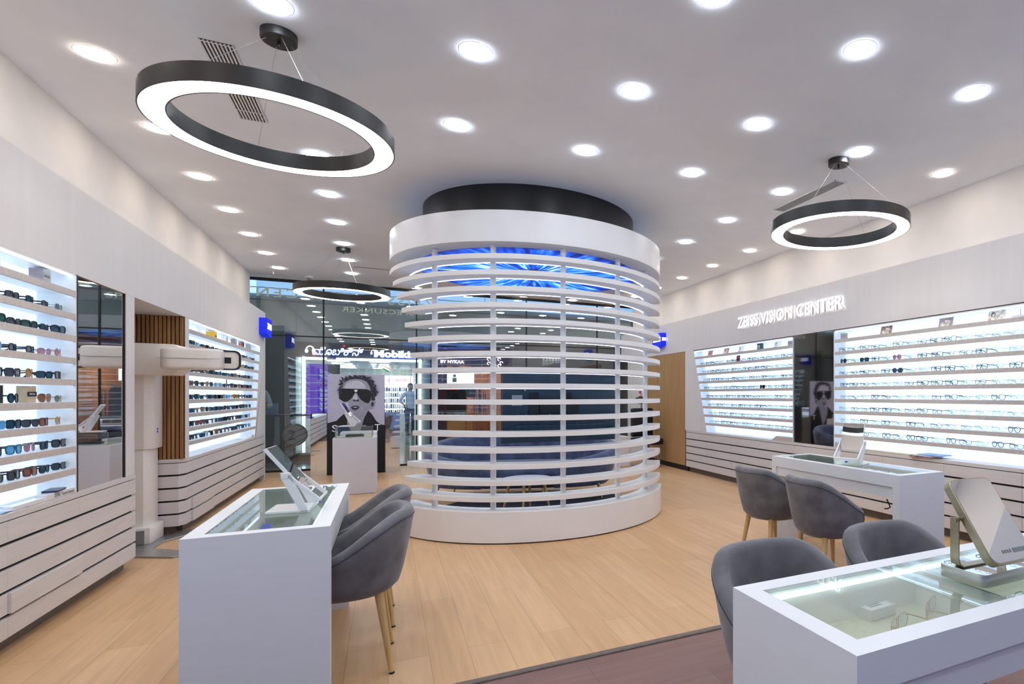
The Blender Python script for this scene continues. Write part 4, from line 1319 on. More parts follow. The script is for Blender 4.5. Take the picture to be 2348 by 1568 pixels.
for r in range(1, 9):
    far = yb3(SH[r]) - 0.14
    n = int((far - 5.97) / 0.152)
    for k in range(n + 1):
        sh, fc, th = OPT[rnd.randrange(len(OPT))]
        lc = 'clear'
        if (r, k) == (4, 4):
            sh, fc, lc, th = 'square', 'black', 'black', 0.003
        y = 5.97 + (far - 5.97) * k / n + rnd.uniform(-0.015, 0.015)
        put_specs(1, y, SH[r], sh, fc, lc, max(th, 0.0018), False, 'small %s %s %s, %s from the mirror, %s row, timber panel side display' % (fc, sh, 'sunglasses' if lc != 'clear' else 'eyeglasses', ORD[k], ROWN[r]),
                  'eyeglasses on the display by the timber panel', R(rnd.uniform(-10, 10)), 'eyeglasses')
TINT = {(2, 0): ('round', 'black', 'green', 0.003), (2, 2): ('square', 'navy', 'blue', 0.003), (2, 5): ('round', 'brown', 'pink', 0.0024), (3, 5): ('round', 'black', 'blue', 0.003)}
for r in range(1, 9):
    for k in range(15):
        sh, fc, th = OPT[rnd.randrange(len(OPT))]
        lc = 'clear'
        if (r, k) in TINT:
            sh, fc, lc, th = TINT[(r, k)]
        y = 4.99 - 0.157 * k + rnd.uniform(-0.012, 0.012)
        put_specs(1, y, SH[r], sh, fc, lc, th, True, '%s %s %s, %s from the mirror, %s row, big display at right edge' % (fc, sh, 'sunglasses' if lc != 'clear' else 'eyeglasses', ORD[k], ROWN[r]),
                  'eyeglasses on the display at the right edge', R(rnd.uniform(-12, 12)), 'eyeglasses')

# ------------------------------------------------------------------ cards, boxes and leaflets on the displays
ZT = SH[0] + 0.0015
def card(side, y, z, w, h, face, label, cat='card', lean=12, th=0.004, depth=0.05, edge='paper_white', deco=None, name='photo_card'):
    xf = LF - depth if side < 0 else RF + depth
    t = thing(name, label, cat, (xf, y, z), 'cards and boxes on the displays')
    m4 = Matrix.Translation((xf, y, z)) @ Matrix.Rotation(R(90) if side < 0 else R(-90), 4, 'Z') @ Matrix.Rotation(R(-lean), 4, 'X')
    MB().box(-w / 2, w / 2, 0, th, 0.0, h).xf(m4).build('body', edge, t)
    MB().box(-w / 2 + 0.003, w / 2 - 0.003, -0.0006, 0.0, 0.003, h - 0.003).xf(m4).build('face', face, t)
    if deco:
        d = MB()
        deco(d, w, h)
        d.xf(m4).build('print', deco.mats, t)
    return t, m4
def deco(*mats):
    def wrap(f):
        f.mats = list(mats)
        return f
    return wrap
@deco('print_grey')
def d_line(d, w, h):
    d.box(-w * 0.35, w * 0.35, -0.0012, -0.0006, h * 0.48, h * 0.6)
@deco('print_white', 'print_black')
def d_eye(d, w, h):
    d.prism([(w * 0.34 * math.cos(2 * PI * i / 24), h * 0.55 + h * 0.17 * math.sin(2 * PI * i / 24)) for i in range(24)], -0.0012, -0.0006, 'y', 0)
    d.prism([(w * 0.16 * math.cos(2 * PI * i / 20), h * 0.55 + h * 0.10 * math.sin(2 * PI * i / 20)) for i in range(20)], -0.0018, -0.0012, 'y', 1)
    d.box(-w * 0.32, w * 0.32, -0.0012, -0.0006, h * 0.2, h * 0.28, 0)
@deco('print_red', 'print_black')
def d_red(d, w, h):
    d.box(-w * 0.3, w * 0.3, -0.0012, -0.0006, h * 0.5, h * 0.85, 0)
    d.box(-w * 0.3, w * 0.3, -0.0012, -0.0006, h * 0.1, h * 0.22, 0)
@deco('photo_face', 'print_hair')
def d_face(d, w, h):
    d.prism([(-w * 0.2 + w * 0.13 * math.cos(2 * PI * i / 20), h * 0.62 + h * 0.24 * math.sin(2 * PI * i / 20)) for i in range(20)], -0.0012, -0.0006, 'y', 1)
    d.prism([(-w * 0.18 + w * 0.09 * math.cos(2 * PI * i / 20), h * 0.58 + h * 0.18 * math.sin(2 * PI * i / 20)) for i in range(20)], -0.0018, -0.0012, 'y', 0)
    d.prism([(-w * 0.45, 0.004), (w * 0.02, 0.004), (-w * 0.08, h * 0.4), (-w * 0.3, h * 0.4)], -0.0015, -0.0006, 'y', 0)
@deco('photo_face', 'photo_brown')
def d_pair(d, w, h):
    d.prism([(w * 0.1 + w * 0.2 * math.cos(2 * PI * i / 20), h * 0.6 + h * 0.28 * math.sin(2 * PI * i / 20)) for i in range(20)], -0.0012, -0.0006, 'y', 0)
    d.prism([(-w * 0.45, 0.004), (w * 0.3, 0.004), (w * 0.1, h * 0.45), (-w * 0.3, h * 0.5)], -0.0018, -0.0006, 'y', 0)
    d.prism([(w * 0.12 + w * 0.22 * math.cos(PI * i / 12), h * 0.72 + h * 0.2 * math.sin(PI * i / 12)) for i in range(13)], -0.0024, -0.0018, 'y', 1)
# left near display
t, m4 = card(-1, 4.23, ZT, 0.085, 0.085, 'print_white', 'white card in a black frame on the top shelf at the left edge', 'card', 4, 0.006, edge='print_black', deco=d_line, name='framed_card')
t, m4 = card(-1, 4.72, ZT, 0.085, 0.088, 'box_grey', 'grey wood grain block with silver front on the near left top shelf', 'box', 0, 0.06, edge='box_mauve', deco=d_line, name='brand_block')
for y, mt, lab in ((4.56, 'box_tan', 'beige box with a black band on the fifth row of the near left display'), (4.245, 'print_black', 'black box beside a pair of sunglasses, fifth row, left edge')):
    t, m4 = card(-1, y, SH[5] + 0.0015, 0.088, 0.095, mt, lab, 'box', 0, 0.045, edge='box_tan' if mt == 'box_tan' else 'print_black', name='brand_block')
    if mt == 'box_tan':
        MB().box(-0.046, 0.046, -0.0016, 0.0, 0.036, 0.062).xf(m4).build('band', 'print_black', t)
        text('emporio', 0.055, m4 @ frame((0, -0.002, 0.049), (1, 0, 0), (0, 0, 1)), 'lettering', 'print_white', t, height=0.009)
for k, (y, rz) in enumerate(((4.42, 6), (4.33, -8), (4.25, 4), (4.15, -5))):
    m4 = Matrix.Translation((LF - 0.075, y, 0.7355 + 0.0022 * k)) @ Matrix.Rotation(R(rz), 4, 'Z')
    tag(MB().box(-0.06, 0.06, -0.1, 0.1, 0.0, 0.002).xf(m4).build('leaflet', 'paper_white' if k % 2 == 0 else 'paper_blue'), '%s leaflet lying flat in the bottom of the near left display, %s from the mirror' % ('white' if k % 2 == 0 else 'blue', ORD[k]), 'leaflet', 'leaflets in the near left display')
t = thing('acrylic_block', 'clear acrylic block lettered about tinted lenses below the left mirror', 'sign', (LF - 0.03, 4.80, 0.735))
MB().box(LF - 0.055, LF - 0.004, 4.60, 4.938, 0.7355, 0.772).build('block', 'acrylic', t, bevel=0.002, seg=1)
text('tinted', 0.24, frame((LF - 0.003, 4.80, 0.754), (0, 1, 0), (0, 0, 1)), 'lettering', 'print_grey', t, height=0.021)
m4 = Matrix.Translation((LF - 0.035, 4.76, 0.7725)) @ Matrix.Rotation(R(8), 4, 'Z')
tag(MB().box(-0.035, 0.035, -0.08, 0.08, 0, 0.012).xf(m4).build('lens_sampler', 'frame_navy' if False else FRAME['navy'], bevel=0.003), 'dark flat lens sampler lying on the acrylic block', 'sampler')
tag(MB().box(LF - 0.05, LF - 0.006, 4.28, 4.575, 0.7355, 0.76).build('acrylic_block', 'acrylic', bevel=0.002, seg=1), 'plain clear acrylic block beside the leaflets on the left counter', 'block')
# left far display
card(-1, 7.36, ZT, 0.10, 0.09, 'box_mauve', 'tilted grey card nearest the slat panel on the far left top shelf', lean=20, deco=d_line)
card(-1, 7.86, ZT, 0.12, 0.088, 'paper_white', 'tilted white card, second from the slat panel, far left top shelf', lean=22)
t, m4 = card(-1, 8.42, ZT, 0.10, 0.085, 'box_yellow', 'yellow box with black print on the far left top shelf', 'box', 0, 0.08, edge='box_yellow', name='brand_block')
MB().box(-0.03, 0.04, -0.0014, -0.0006, 0.03, 0.045).xf(m4).build('print', 'print_black', t)
for y, f_, e_, lab in ((8.95, 'box_tan', 'paper_white', 'tan and white rounded block on the far left top shelf'), (9.42, 'box_mauve', 'box_mauve', 'mauve block with a white dot on the far left top shelf'), (9.86, 'print_black', 'photo_red', 'slim black and red block on the far left top shelf'), (10.3, 'box_grey', 'box_grey', 'slim grey block at the far end of the left top shelf')):
    card(-1, y, ZT, 0.085, 0.088, f_, lab, 'box', 0, 0.05, edge=e_, name='brand_block')
t, m4 = card(-1, 8.92, SH[4] + 0.0015, 0.05, 0.10, 'print_black', 'small dark card standing among sunglasses on the far left fourth row', lean=0, deco=d_line)
m4 = Matrix.Translation((LF - 0.08, 10.0, 0.7355))
tag(MB().box(-0.05, 0.07, -0.2, 0.15, 0, 0.012).xf(m4).build('leaflet', 'paper_white'), 'white leaflet pile at the far end of the far left display', 'leaflet')
tag(MB().box(LF - 0.06, LF - 0.005, 10.12, 10.30, 0.7355, 0.77).build('acrylic_block', 'acrylic', bevel=0.002, seg=1), 'small clear acrylic block at the far end of the left counter', 'block')
# right display by the timber panel, top shelf
for y, f_, dc, lab in ((8.10, 'photo_red', None, 'small tilted reddish photo card nearest the timber panel'), (7.60, 'photo_red', d_pair, 'tilted red toned photo card, second from the timber panel'), (7.18, 'paper_white', d_face, 'white card with a figure, left of the black eye logo box'), (6.28, 'paper_white', d_face, 'white card with a figure, right of the black eye logo box')):
    card(1, y, ZT, 0.15, 0.088, f_, lab, lean=14, deco=dc)
card(1, 6.70, ZT, 0.088, 0.09, 'print_black', 'black box with a white eye logo on the right wall top shelf', 'box', 0, 0.05, edge='lens_blue', deco=d_eye, name='brand_block')
card(1, 5.99, ZT, 0.095, 0.068, 'box_grey', 'small grey plate beside the right mirror on the top shelf', 'box', 0, 0.03, edge='box_grey', deco=d_line, name='brand_block')
card(1, 7.20, SH[1] + 0.0015, 0.10, 0.092, 'print_black', 'black and red card standing among eyeglasses by the timber panel', lean=4, deco=d_red, depth=0.02)
# right edge display
t, m4 = card(1, 4.99, ZT, 0.105, 0.07, 'box_grey', 'grey plate with red lettering right of the right wall mirror', 'box', 0, 0.012, edge='box_grey', name='brand_block')
text('carrera', 0.06, m4 @ frame((0, -0.001, 0.038), (1, 0, 0), (0, 0, 1)), 'lettering', 'print_red', t, height=0.010)
for y, dc, f_, lab in ((4.36, d_pair, 'photo_brown', 'brown photo card of two people nearest the plate with red lettering'), (3.63, d_pair, 'box_mauve', 'photo card of a person in a hat, middle of the right edge top shelf'), (3.12, d_face, 'photo_face', 'pale photo card of a face, rightmost on the right edge top shelf')):
    card(1, y, ZT, 0.16, 0.092, f_, lab, lean=14, deco=dc)
t = thing('price_holder', 'small acrylic card holder at the right end of the top shelf', 'holder', (RF + 0.05, 2.90, ZT))
MB().box(RF + 0.03, RF + 0.07, 2.84, 2.97, ZT, ZT + 0.022).build('base', 'acrylic', t, bevel=0.002, seg=1)
MB().box(RF + 0.048, RF + 0.052, 2.90, 2.905, ZT + 0.022, ZT + 0.075).build('pin', 'aluminium', t)
k = 0
for y0, y1, n_, lab in ((5.90, 6.32, 3, 'stacked pale trays left of the right wall mirror'), (4.74, 5.08, 3, 'stacked pale trays right of the right wall mirror')):
    for j in range(n_):
        a, b_ = (y0, y1 - 0.035 * j) if y0 > 5.5 else (y0 + 0.03 * j, y1)
        tag(MB().box(RF + 0.005, RF + 0.09, a, b_, 0.7355 + 0.019 * j, 0.7355 + 0.0185 + 0.019 * j).build('lens_tray', 'shelf_beige', bevel=0.0015, seg=1), 'flat pale tray, %s from the bottom of the stack %s of the right mirror' % (ORD[j], 'left' if y0 > 5.5 else 'right'), 'tray', lab)
tag(MB().box(RF + 0.004, RF + 0.06, 3.95, 4.70, 0.7355, 0.75).build('acrylic_block', 'tray_green', bevel=0.002, seg=1), 'long flat pale strip lying in front of the right edge display', 'block')
for k, (y, rz, m_) in enumerate(((3.86, 8, 'photo_red'), (3.84, -4, 'paper_blue'), (3.80, 10, 'paper_white'), (3.76, 3, 'paper_blue'))):
    m4 = Matrix.Translation((RF + 0.07, y, 0.7352 + 0.0085 * k)) @ Matrix.Rotation(R(rz), 4, 'Z')
    tag(MB().box(-0.10, 0.07, -0.13, 0.13, 0.0, 0.008).xf(m4).build('brochure', m_), '%s brochure, %s from the bottom of the pile in the right edge display' % ({'photo_red': 'reddish', 'paper_blue': 'blue', 'paper_white': 'white'}[m_], ORD[k]), 'brochure', 'brochure pile on the right counter')

# ------------------------------------------------------------------ things lying in the desk trays
TZ = 0.6405
t = thing('card_box', 'small open white box with a printed card inside the front right desk', 'box', (1.395, 1.335, TZ))
m4 = Matrix.Translation((1.395, 1.335, TZ)) @ Matrix.Rotation(R(4), 4, 'Z')
bx = MB().box(-0.06, 0.06, -0.043, 0.043, 0, 0.03)
bx.box(-0.06, 0.06, -0.043, -0.040, 0.03, 0.034).box(-0.06, 0.06, 0.040, 0.043, 0.03, 0.034).box(-0.06, -0.057, -0.040, 0.040, 0.03, 0.034).box(0.057, 0.06, -0.040, 0.040, 0.03, 0.034)
bx.xf(m4).build('tray', 'white_lacquer', t, bevel=0.001, seg=1)
MB().box(-0.056, 0.056, -0.039, 0.039, 0.03, 0.031).xf(m4).build('card', 'paper_white', t)
pr_ = MB()
for j in range(2):
    for q in range(9):
        pr_.box(-0.028 + q * 0.0062, -0.0238 + q * 0.0062, -0.006 - 0.011 * j, 0.0 - 0.011 * j, 0.031, 0.0313)
pr_.xf(m4).build('lettering', 'print_grey', t)
def rimless(x, y, rz, label, col='gold', lc='clear', z=TZ, shape='pilot', th=0.0011):
    p, fresh = spec_proto(shape, col, lc, th, True, 'eyeglasses')
    o = p if fresh else copy_tree(p)
    tag(o, label, 'eyeglasses', 'eyeglasses in the desk trays')
    o.location = (x, y, z + 0.002)
    o.rotation_euler = (0, 0, rz)
rimless(1.345, 1.19, R(200), 'thin rimmed clear eyeglasses in front of the white card box, front right desk')
rimless(1.545, 1.24, R(205), 'thin rimmed clear eyeglasses beside the tray divider, front right desk')
rimless(1.86, 1.16, R(190), 'dark eyeglasses in the right hand tray of the front right desk', 'brown', 'clear', shape='wide', th=0.002)
for k, y in enumerate((3.05, 3.3, 3.55, 3.8)):
    rimless(-0.36, y, R(100 + 8 * k), 'eyeglasses in the tray of the front left desk, %s from the camera end' % ORD[k], 'silver')
for k, y in enumerate((2.95, 3.1, 3.25)):
    rimless(3.38, y, R(80 + 8 * k), 'eyeglasses in the tray of the far right desk, %s from the camera end' % ORD[k], 'navy', shape='oval', th=0.002)
t = thing('cable', 'short black cable loop hanging under the far right desk', 'cable', (3.3, 3.0, 0.5))
MB().sweep([(3.30, 3.02, 0.574), (3.30, 3.0, 0.545), (3.30, 2.985, 0.52), (3.30, 3.01, 0.505), (3.30, 3.04, 0.50)], 0.005, 8).build('cord', 'rubber_black', t, smooth=60)

# ------------------------------------------------------------------ behind the booth: low cabinet, exam chair, notices
tag(MB().box(3.46, 4.10, 9.97, 10.4, 0.004, 0.56).build('low_cabinet', 'white_lacquer', bevel=0.003), 'plain white low cabinet standing behind the booth at the right', 'cabinet')
t = thing('exam_chair', 'black exam chair with round headrest half hidden behind the booth', 'chair', (4.33, 9.75, 0))
MB().cyl((4.36, 9.8, 0.0), (4.36, 9.8, 0.03), 0.27, 0.25, 32).build('base', 'steel_plate', t, smooth=40)
MB().cyl((4.36, 9.8, 0.03), (4.36, 9.8, 0.42), 0.05, n=20).build('column', 'machine_grey', t, smooth=40)
MB().box(4.12, 4.6, 9.55, 10.05, 0.42, 0.54).build('seat', 'rubber_black', t, bevel=0.03, seg=3, smooth=40)
MB().box(4.14, 4.58, 9.98, 10.1, 0.55, 1.10).build('backrest', 'rubber_black', t, bevel=0.03, seg=3, smooth=40)
MB().cyl((4.36, 10.06, 1.08), (4.36, 10.06, 1.2), 0.015, n=12).build('post', 'aluminium', t)
MB().blob((4.36, 10.04, 1.25), (0.17, 0.06, 0.075), 18).build('headrest', 'rubber_black', t, smooth=60)
for k, x in enumerate((4.697, 4.697)):
    y = 10.9 if k == 0 else 10.55
    t = thing('notice_sign', 'small red and white notice on the white wall past the timber panel' if k == 0 else 'small red and white notice on the timber panel near its far edge', 'sign', (4.69, y, 1.38))
    MB().box(4.690, 4.699, y - 0.045, y + 0.045, 1.32, 1.44).build('plate', 'print_red', t)
    MB().box(4.688, 4.690, y - 0.03, y + 0.03, 1.34, 1.385).build('print', 'paper_white', t)

# ------------------------------------------------------------------ the mall beyond the glass
struct(MB().box(-14, 16, GY, 30, -0.1, -0.001).build('floor', 'mall_tile'))
struct(MB().box(-14, 16, GY + 0.06, 30, 3.9, 4.0).build('ceiling', 'mall_ceiling'))
MYF = 16.56
w = MB()
struct(MB().box(-14, -2.0, MYF, MYF + 0.2, 0, 2.9).build('wall_mall', 'mall_dark'))
w.box(-14, -2.0, MYF, MYF + 0.2, 2.9, 3.9).box(-2.0, 3.15, MYF + 0.02, MYF + 0.25, 2.66, 3.9).box(3.15, 16, MYF, MYF + 0.2, 0, 3.9).box(0.84, 1.02, MYF + 0.02, MYF + 0.25, 0, 2.66)
struct(w.build('wall_mall', 'mall_grey'))
struct(MB().box(-14, 16, 29.8, 30, 0, 3.9).box(-14, -13.8, GY, 30, 0, 3.9).box(15.8, 16, GY, 30, 0, 3.9).build('wall_mall', 'mall_grey'))
# side stretches of shop front beyond the room corners
struct(MB().box(-14, -2.6, GY - 0.05, GY + 0.1, 0, 3.9).box(5.3, 16, GY - 0.05, GY + 0.1, 0, 3.9).build('wall_front', 'mall_dark'))
t = thing('cove_light', 'band of blue cove light outside along the top of the glass', 'light', (1.6, 12.9, 3.28))
MB().box(-4.5, 7.5, 13.2, 13.3, 3.30, 3.62).build('strip', 'light_blue_cove', t)
MB().box(-4.5, 7.5, 13.3, 13.5, 3.2, 3.9).build('bulkhead', 'mall_ceiling', t)
for k, (x, y) in enumerate(((-3.2, 14.6), (-0.5, 14.9), (2.2, 14.6), (4.6, 14.9), (6.5, 14.4), (1.0, 13.9))):
    d = dup(dl, 'round downlight in the mall ceiling outside, %s from the left' % ORD[sorted([-3.2, -0.5, 2.2, 4.6, 6.5, 1.0]).index(x)], (x, y, 3.9), group='downlights in the mall ceiling')
    d['group'] = 'downlights in the mall ceiling'

for k, x in enumerate((-3.5, -1.5, 0.5, 2.5, 4.5, 6.5)):  # added lights that brighten the dim mall behind the glass
    t = thing('mall_fill_panel', 'added square fill light in the mall ceiling outside, %s from the left' % ORD[k], 'fill light', (x, 15.6, 3.9), 'added fill lights in the mall ceiling')
    MB().box(x - 0.3, x + 0.3, 15.3, 15.9, 3.885, 3.899).build('diffuser', 'light_mall', t)
# phone accessory shop
sh_ = thing('phone_shop', 'bright phone accessory shop with blue and white sign across the mall', 'shop', (-0.55, MYF, 0))
f = MB()
f.box(-2.0, 0.84, MYF - 0.05, MYF + 0.02, 2.285, 2.66)
f.build('sign_board', 'mall_brown', sh_)
i = MB()
i.box(-2.0, -1.9, MYF, 23, 0, 2.3).box(0.78, 0.88, MYF + 0.25, 23, 0, 2.3).box(-2.0, 0.88, MYF, 23, 2.29, 2.34)
i.build('interior', 'shop_white', sh_)
MB().box(-1.9, 0.8, 22.9, 23.0, 0.0, 2.3).build('back_wall', 'diamond_paper', sh_)
for k in range(4):
    for x in (-1.2, -0.2):
        MB().box(x - 0.25, x + 0.25, 17.6 + 1.4 * k, 18.1 + 1.4 * k, 2.275, 2.285).build('ceiling_panel', 'light_mall', sh_)
led = MB()
led.box(-1.86, -1.80, MYF - 0.1, MYF - 0.05, 0.0, 2.285).box(-1.86, -1.35, MYF - 0.1, MYF - 0.05, 2.225, 2.285).box(-1.15, 0.78, MYF - 0.1, MYF - 0.05, 2.225, 2.285).box(0.72, 0.78, MYF - 0.1, MYF - 0.05, 0.0, 2.285)
led.build('led_frame', 'light_led_white', sh_)
text('kannada', 1.10, frame((-1.10, MYF - 0.10, 2.45), (1, 0, 0), (0, 0, 1)), 'lettering', 'light_sign_white', sh_, height=0.21, label='white glowing lettering')
text('kannada_halo', 1.14, frame((-1.10, MYF - 0.08, 2.445), (1, 0, 0), (0, 0, 1)), 'lettering_halo', 'light_sign_blue', sh_, height=0.235)
text('mobi', 0.98, frame((0.17, MYF - 0.10, 2.42), (1, 0, 0), (0, 0, 1)), 'lettering', 'light_sign_white', sh_, height=0.19, label='white glowing lettering')
text('mobi_halo', 1.02, frame((0.17, MYF - 0.08, 2.415), (1, 0, 0), (0, 0, 1)), 'lettering_halo', 'light_sign_blue', sh_, height=0.215)
hp = MB()
for cx, cz, s in ((-1.70, 2.47, 1.0), (-0.33, 2.45, 0.7)):
    hp.sweep([(cx + 0.075 * s * math.cos(R(a)), MYF - 0.1, cz + 0.085 * s * math.sin(R(a))) for a in range(-10, 200, 15)], 0.014 * s, 6)
    hp.blob((cx - 0.07 * s, MYF - 0.1, cz - 0.035 * s), (0.035 * s, 0.02, 0.05 * s), 10).blob((cx + 0.075 * s, MYF - 0.1, cz - 0.02 * s), (0.035 * s, 0.02, 0.05 * s), 10)
hp.build('headphone_emblem', 'light_sign_white', sh_, smooth=60)
hp = MB().blob((-0.98, MYF - 0.1, 2.585), (0.03, 0.01, 0.028), 10).box(-1.66, -1.60, MYF - 0.09, MYF - 0.08, 2.32, 2.44)
hp.build('red_accent', 'light_sign_red', sh_)
# accessory wall
aw = thing('accessory_shelves', 'white shelving packed with phone accessories under red lettered headers', 'shelf', (0.3, 22.4, 0))
MB().box(-0.25, 0.77, 22.45, 22.55, 0.6, 2.04).build('panel', 'light_panel_white', aw)
MB().box(-0.25, 0.77, 22.40, 22.45, 1.76, 2.03).build('header', 'light_panel_white', aw)
MB().box(0.02, 0.04, 22.38, 22.40, 1.76, 2.03).box(0.70, 0.72, 22.38, 22.40, 1.76, 2.03).build('divider', 'print_red', aw)
text('chargers', 0.52, frame((0.37, 22.39, 1.88), (1, 0, 0), (0, 0, 1)), 'lettering', 'print_red', aw, height=0.09)
text('tch', 0.42, frame((-0.18, 22.39, 1.88), (1, 0, 0), (0, 0, 1)), 'lettering', 'print_red', aw, height=0.09)
for r in range(5):
    z = 1.50 - 0.2 * r
    MB().box(-0.25, 0.77, 22.28, 22.45, z - 0.012, z).build('shelf', 'aluminium', aw)
rr = random.Random(3)
for r in range(5):
    for k in range(14):
        x = -0.2 + k * 0.068
        c_ = rr.choice(['paper_white', 'paper_blue', 'paper_white', 'box_grey', 'print_black', 'box_tan' if r > 3 else 'paper_white'])
        h = rr.uniform(0.10, 0.15)
        tag(MB().box(x, x + 0.05, 22.30, 22.34, 1.501 - 0.2 * r, 1.501 - 0.2 * r + h).build('accessory_pack', c_),
            'tiny accessory pack in the phone shop, shelf %s from the top, %s from the left' % (ORD[r], ORD[k]), 'pack', 'packs on the phone shop shelves')
tag(MB().box(0.28, 0.62, 21.2, 21.6, 0.0, 0.73).build('shop_counter', 'shop_white', bevel=0.005), 'white counter in the phone shop beside the standing man', 'counter')
t = thing('purple_light_panel', 'tall purple light panel crossed by modelled shelf reflections at the left of the phone shop', 'display', (-1.6, 17.2, 0))
MB().box(-1.86, -1.40, 17.25, 17.30, 0.75, 2.16).build('panel', 'light_purple', t)
for r in range(6):
    MB().box(-1.84, -1.40, 17.12, 17.25, 0.86 + 0.2 * r, 0.875 + 0.2 * r).build('shelf', 'paper_white', t)  # pale slabs stand in for shelves reflected in the glass
MB().box(-1.39, -1.12, 17.2, 17.35, 0.0, 2.15).build('side_column', 'tv_dark', t)
sp = thing('ceiling_spotlights', 'white spotlight rail with tilted heads inside the phone shop', 'lamp', (-0.2, 18.5, 2.28))
MB().box(-1.1, 0.7, 18.48, 18.52, 2.255, 2.275).build('rail', 'shop_white', sp)
for k, x in enumerate((-0.75, -0.5, -0.25, 0.05, 0.3, 0.55)):
    MB().cyl((x, 18.5, 2.25), (x + (0.06 if k % 2 else -0.06), 18.46, 2.14), 0.04, n=14).build('spot', 'white_lacquer', sp, smooth=40)
fg = thing('bunting_flag', 'small orange, white and green paper flag hanging in the phone shop', 'flag', (-0.05, 18.0, 2.1))
m4 = Matrix.Translation((-0.05, 18.0, 2.08)) @ Matrix.Rotation(R(30), 4, 'Y')
for k, m_ in enumerate(('shop_orange', 'paper_white', 'flag_green')):
    MB().box(-0.09, 0.09, -0.002, 0.002, 0.04 - 0.04 * k, 0.08 - 0.04 * k).xf(m4).build('stripe', m_, fg)

# cosmetics and clothing shop
sh_ = thing('clothing_shop', 'warm lit maroon fronted shop across the mall seen through the slats', 'shop', (2.0, MYF, 0))
MB().box(1.02, 3.15, MYF - 0.04, MYF + 0.02, 2.16, 2.66).box(1.02, 1.42, MYF - 0.02, MYF + 0.03, 0, 2.16).box(2.93, 3.15, MYF - 0.04, MYF + 0.02, 0, 2.16).build('front', 'maroon', sh_)
MB().box(1.0, 1.06, MYF + 0.02, 21, 0, 2.7).box(3.1, 3.16, MYF + 0.02, 21, 0, 2.7).box(1.0, 3.16, 20.9, 21, 0, 2.7).box(1.0, 3.16, MYF + 0.02, 21, 2.6, 2.7).build('interior', 'shop_beige', sh_)
for y in (17.8, 19.6):
    MB().box(1.5, 2.7, y, y + 0.5, 2.585, 2.595).build('ceiling_panel', 'light_mall_warm', sh_)
text('nykaa', 0.6, frame((1.55, MYF - 0.09, 2.262), (1, 0, 0), (0, 0, 1)), 'lettering', 'light_sign_white', sh_, height=0.085)
sc_ = MB()
for (x, z) in ((2.50, 2.36), (2.62, 2.30), (2.50, 2.24), (2.66, 2.18), (2.78, 2.36), (2.84, 2.26), (2.78, 2.18)):
    sc_.sweep([(x + 0.04 * math.cos(R(a)), MYF - 0.08, z + 0.04 * math.sin(R(a))) for a in range(0, 300, 30)], 0.011, 6)
sc_.build('scroll_lettering', 'light_sign_white', sh_)
t = thing('framed_print', 'cream print of a small figure hanging inside the warm lit shop', 'print', (1.9, 18.9, 1.9))
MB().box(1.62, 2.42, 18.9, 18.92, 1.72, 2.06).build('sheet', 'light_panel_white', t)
MB().box(1.78, 1.90, 18.885, 18.9, 1.76, 1.9).box(1.80, 1.88, 18.885, 18.9, 1.92, 2.0).build('figure', 'cap_teal', t)
for k, (x, z) in enumerate(((1.75, 2.16), (2.28, 2.20))):
    t = thing('wicker_lamp', 'round wicker pendant lamp in the warm lit shop, %s one' % ('left' if k == 0 else 'right'), 'lamp', (x, 17.6, z), 'wicker lamps in the shop')
    MB().blob((x, 17.6, z), (0.14, 0.14, 0.08), 16).build('shade', 'wicker', t, smooth=60)
    MB().cyl((x, 17.6, z + 0.08), (x, 17.6, 2.6), 0.004, n=6).build('cord', 'rubber_black', t)
for k, (x, m_) in enumerate(((1.75, 'cap_red'), (2.05, 'cap_teal'), (2.3, 'print_black'))):
    t = thing('backpack', '%s backpack hanging on the rack in the warm lit shop' % ('red', 'teal', 'black')[k], 'bag', (x, 18.6, 1.4), 'backpacks on the shop rack')
    MB().box(x - 0.12, x + 0.12, 18.5, 18.66, 1.28, 1.58).build('body', m_, t, bevel=0.05, seg=3, smooth=50)
    MB().box(x - 0.08, x + 0.08, 18.47, 18.51, 1.30, 1.42).build('pocket', m_, t, bevel=0.02, smooth=50)
t = thing('clothes_rail', 'metal clothes rail with two posts in the warm lit shop', 'rail', (2.2, 18.7, 0))
for x in (2.16, 2.48):
    MB().cyl((x, 18.72, 0), (x, 18.72, 1.62), 0.014, n=10).build('post', 'aluminium', t)
MB().cyl((1.6, 18.72, 1.62), (2.75, 18.72, 1.62), 0.012, n=10).build('bar', 'aluminium', t)
for k in range(7):
    x = 2.4 + k * 0.07
    tag(MB().box(x, x + 0.035, 19.1, 19.5, 0.75, 1.55).build('garment', ('shop_orange', 'shop_beige', 'wicker', 'maroon')[k % 4], bevel=0.012), 'hanging garment in the warm lit shop, %s from the left' % ORD[k], 'garment', 'garments hanging in the warm lit shop')
t = thing('sale_poster', 'dark poster with a 50% offer at the entrance of the maroon shop', 'poster', (1.62, MYF + 0.35, 1.0))
MB().box(1.45, 1.95, MYF + 0.45, MYF + 0.47, 0.62, 1.50).build('sheet', 'mall_brown', t)
MB().blob((1.68, MYF + 0.44, 1.22), (0.12, 0.01, 0.16), 16).build('portrait', 'print_hair', t)
MB().box(1.46, 1.94, MYF + 0.445, MYF + 0.45, 0.66, 0.86).build('band', 'box_grey', t)
text('fifty', 0.18, frame((1.57, MYF + 0.44, 0.76), (1, 0, 0), (0, 0, 1)), 'lettering', 'print_black', t, height=0.10)
tag(MB().box(1.7, 2.5, 19.9, 20.4, 0.0, 0.85).build('shop_counter', 'wicker', bevel=0.01), 'pale wooden counter deep inside the warm lit shop', 'counter')
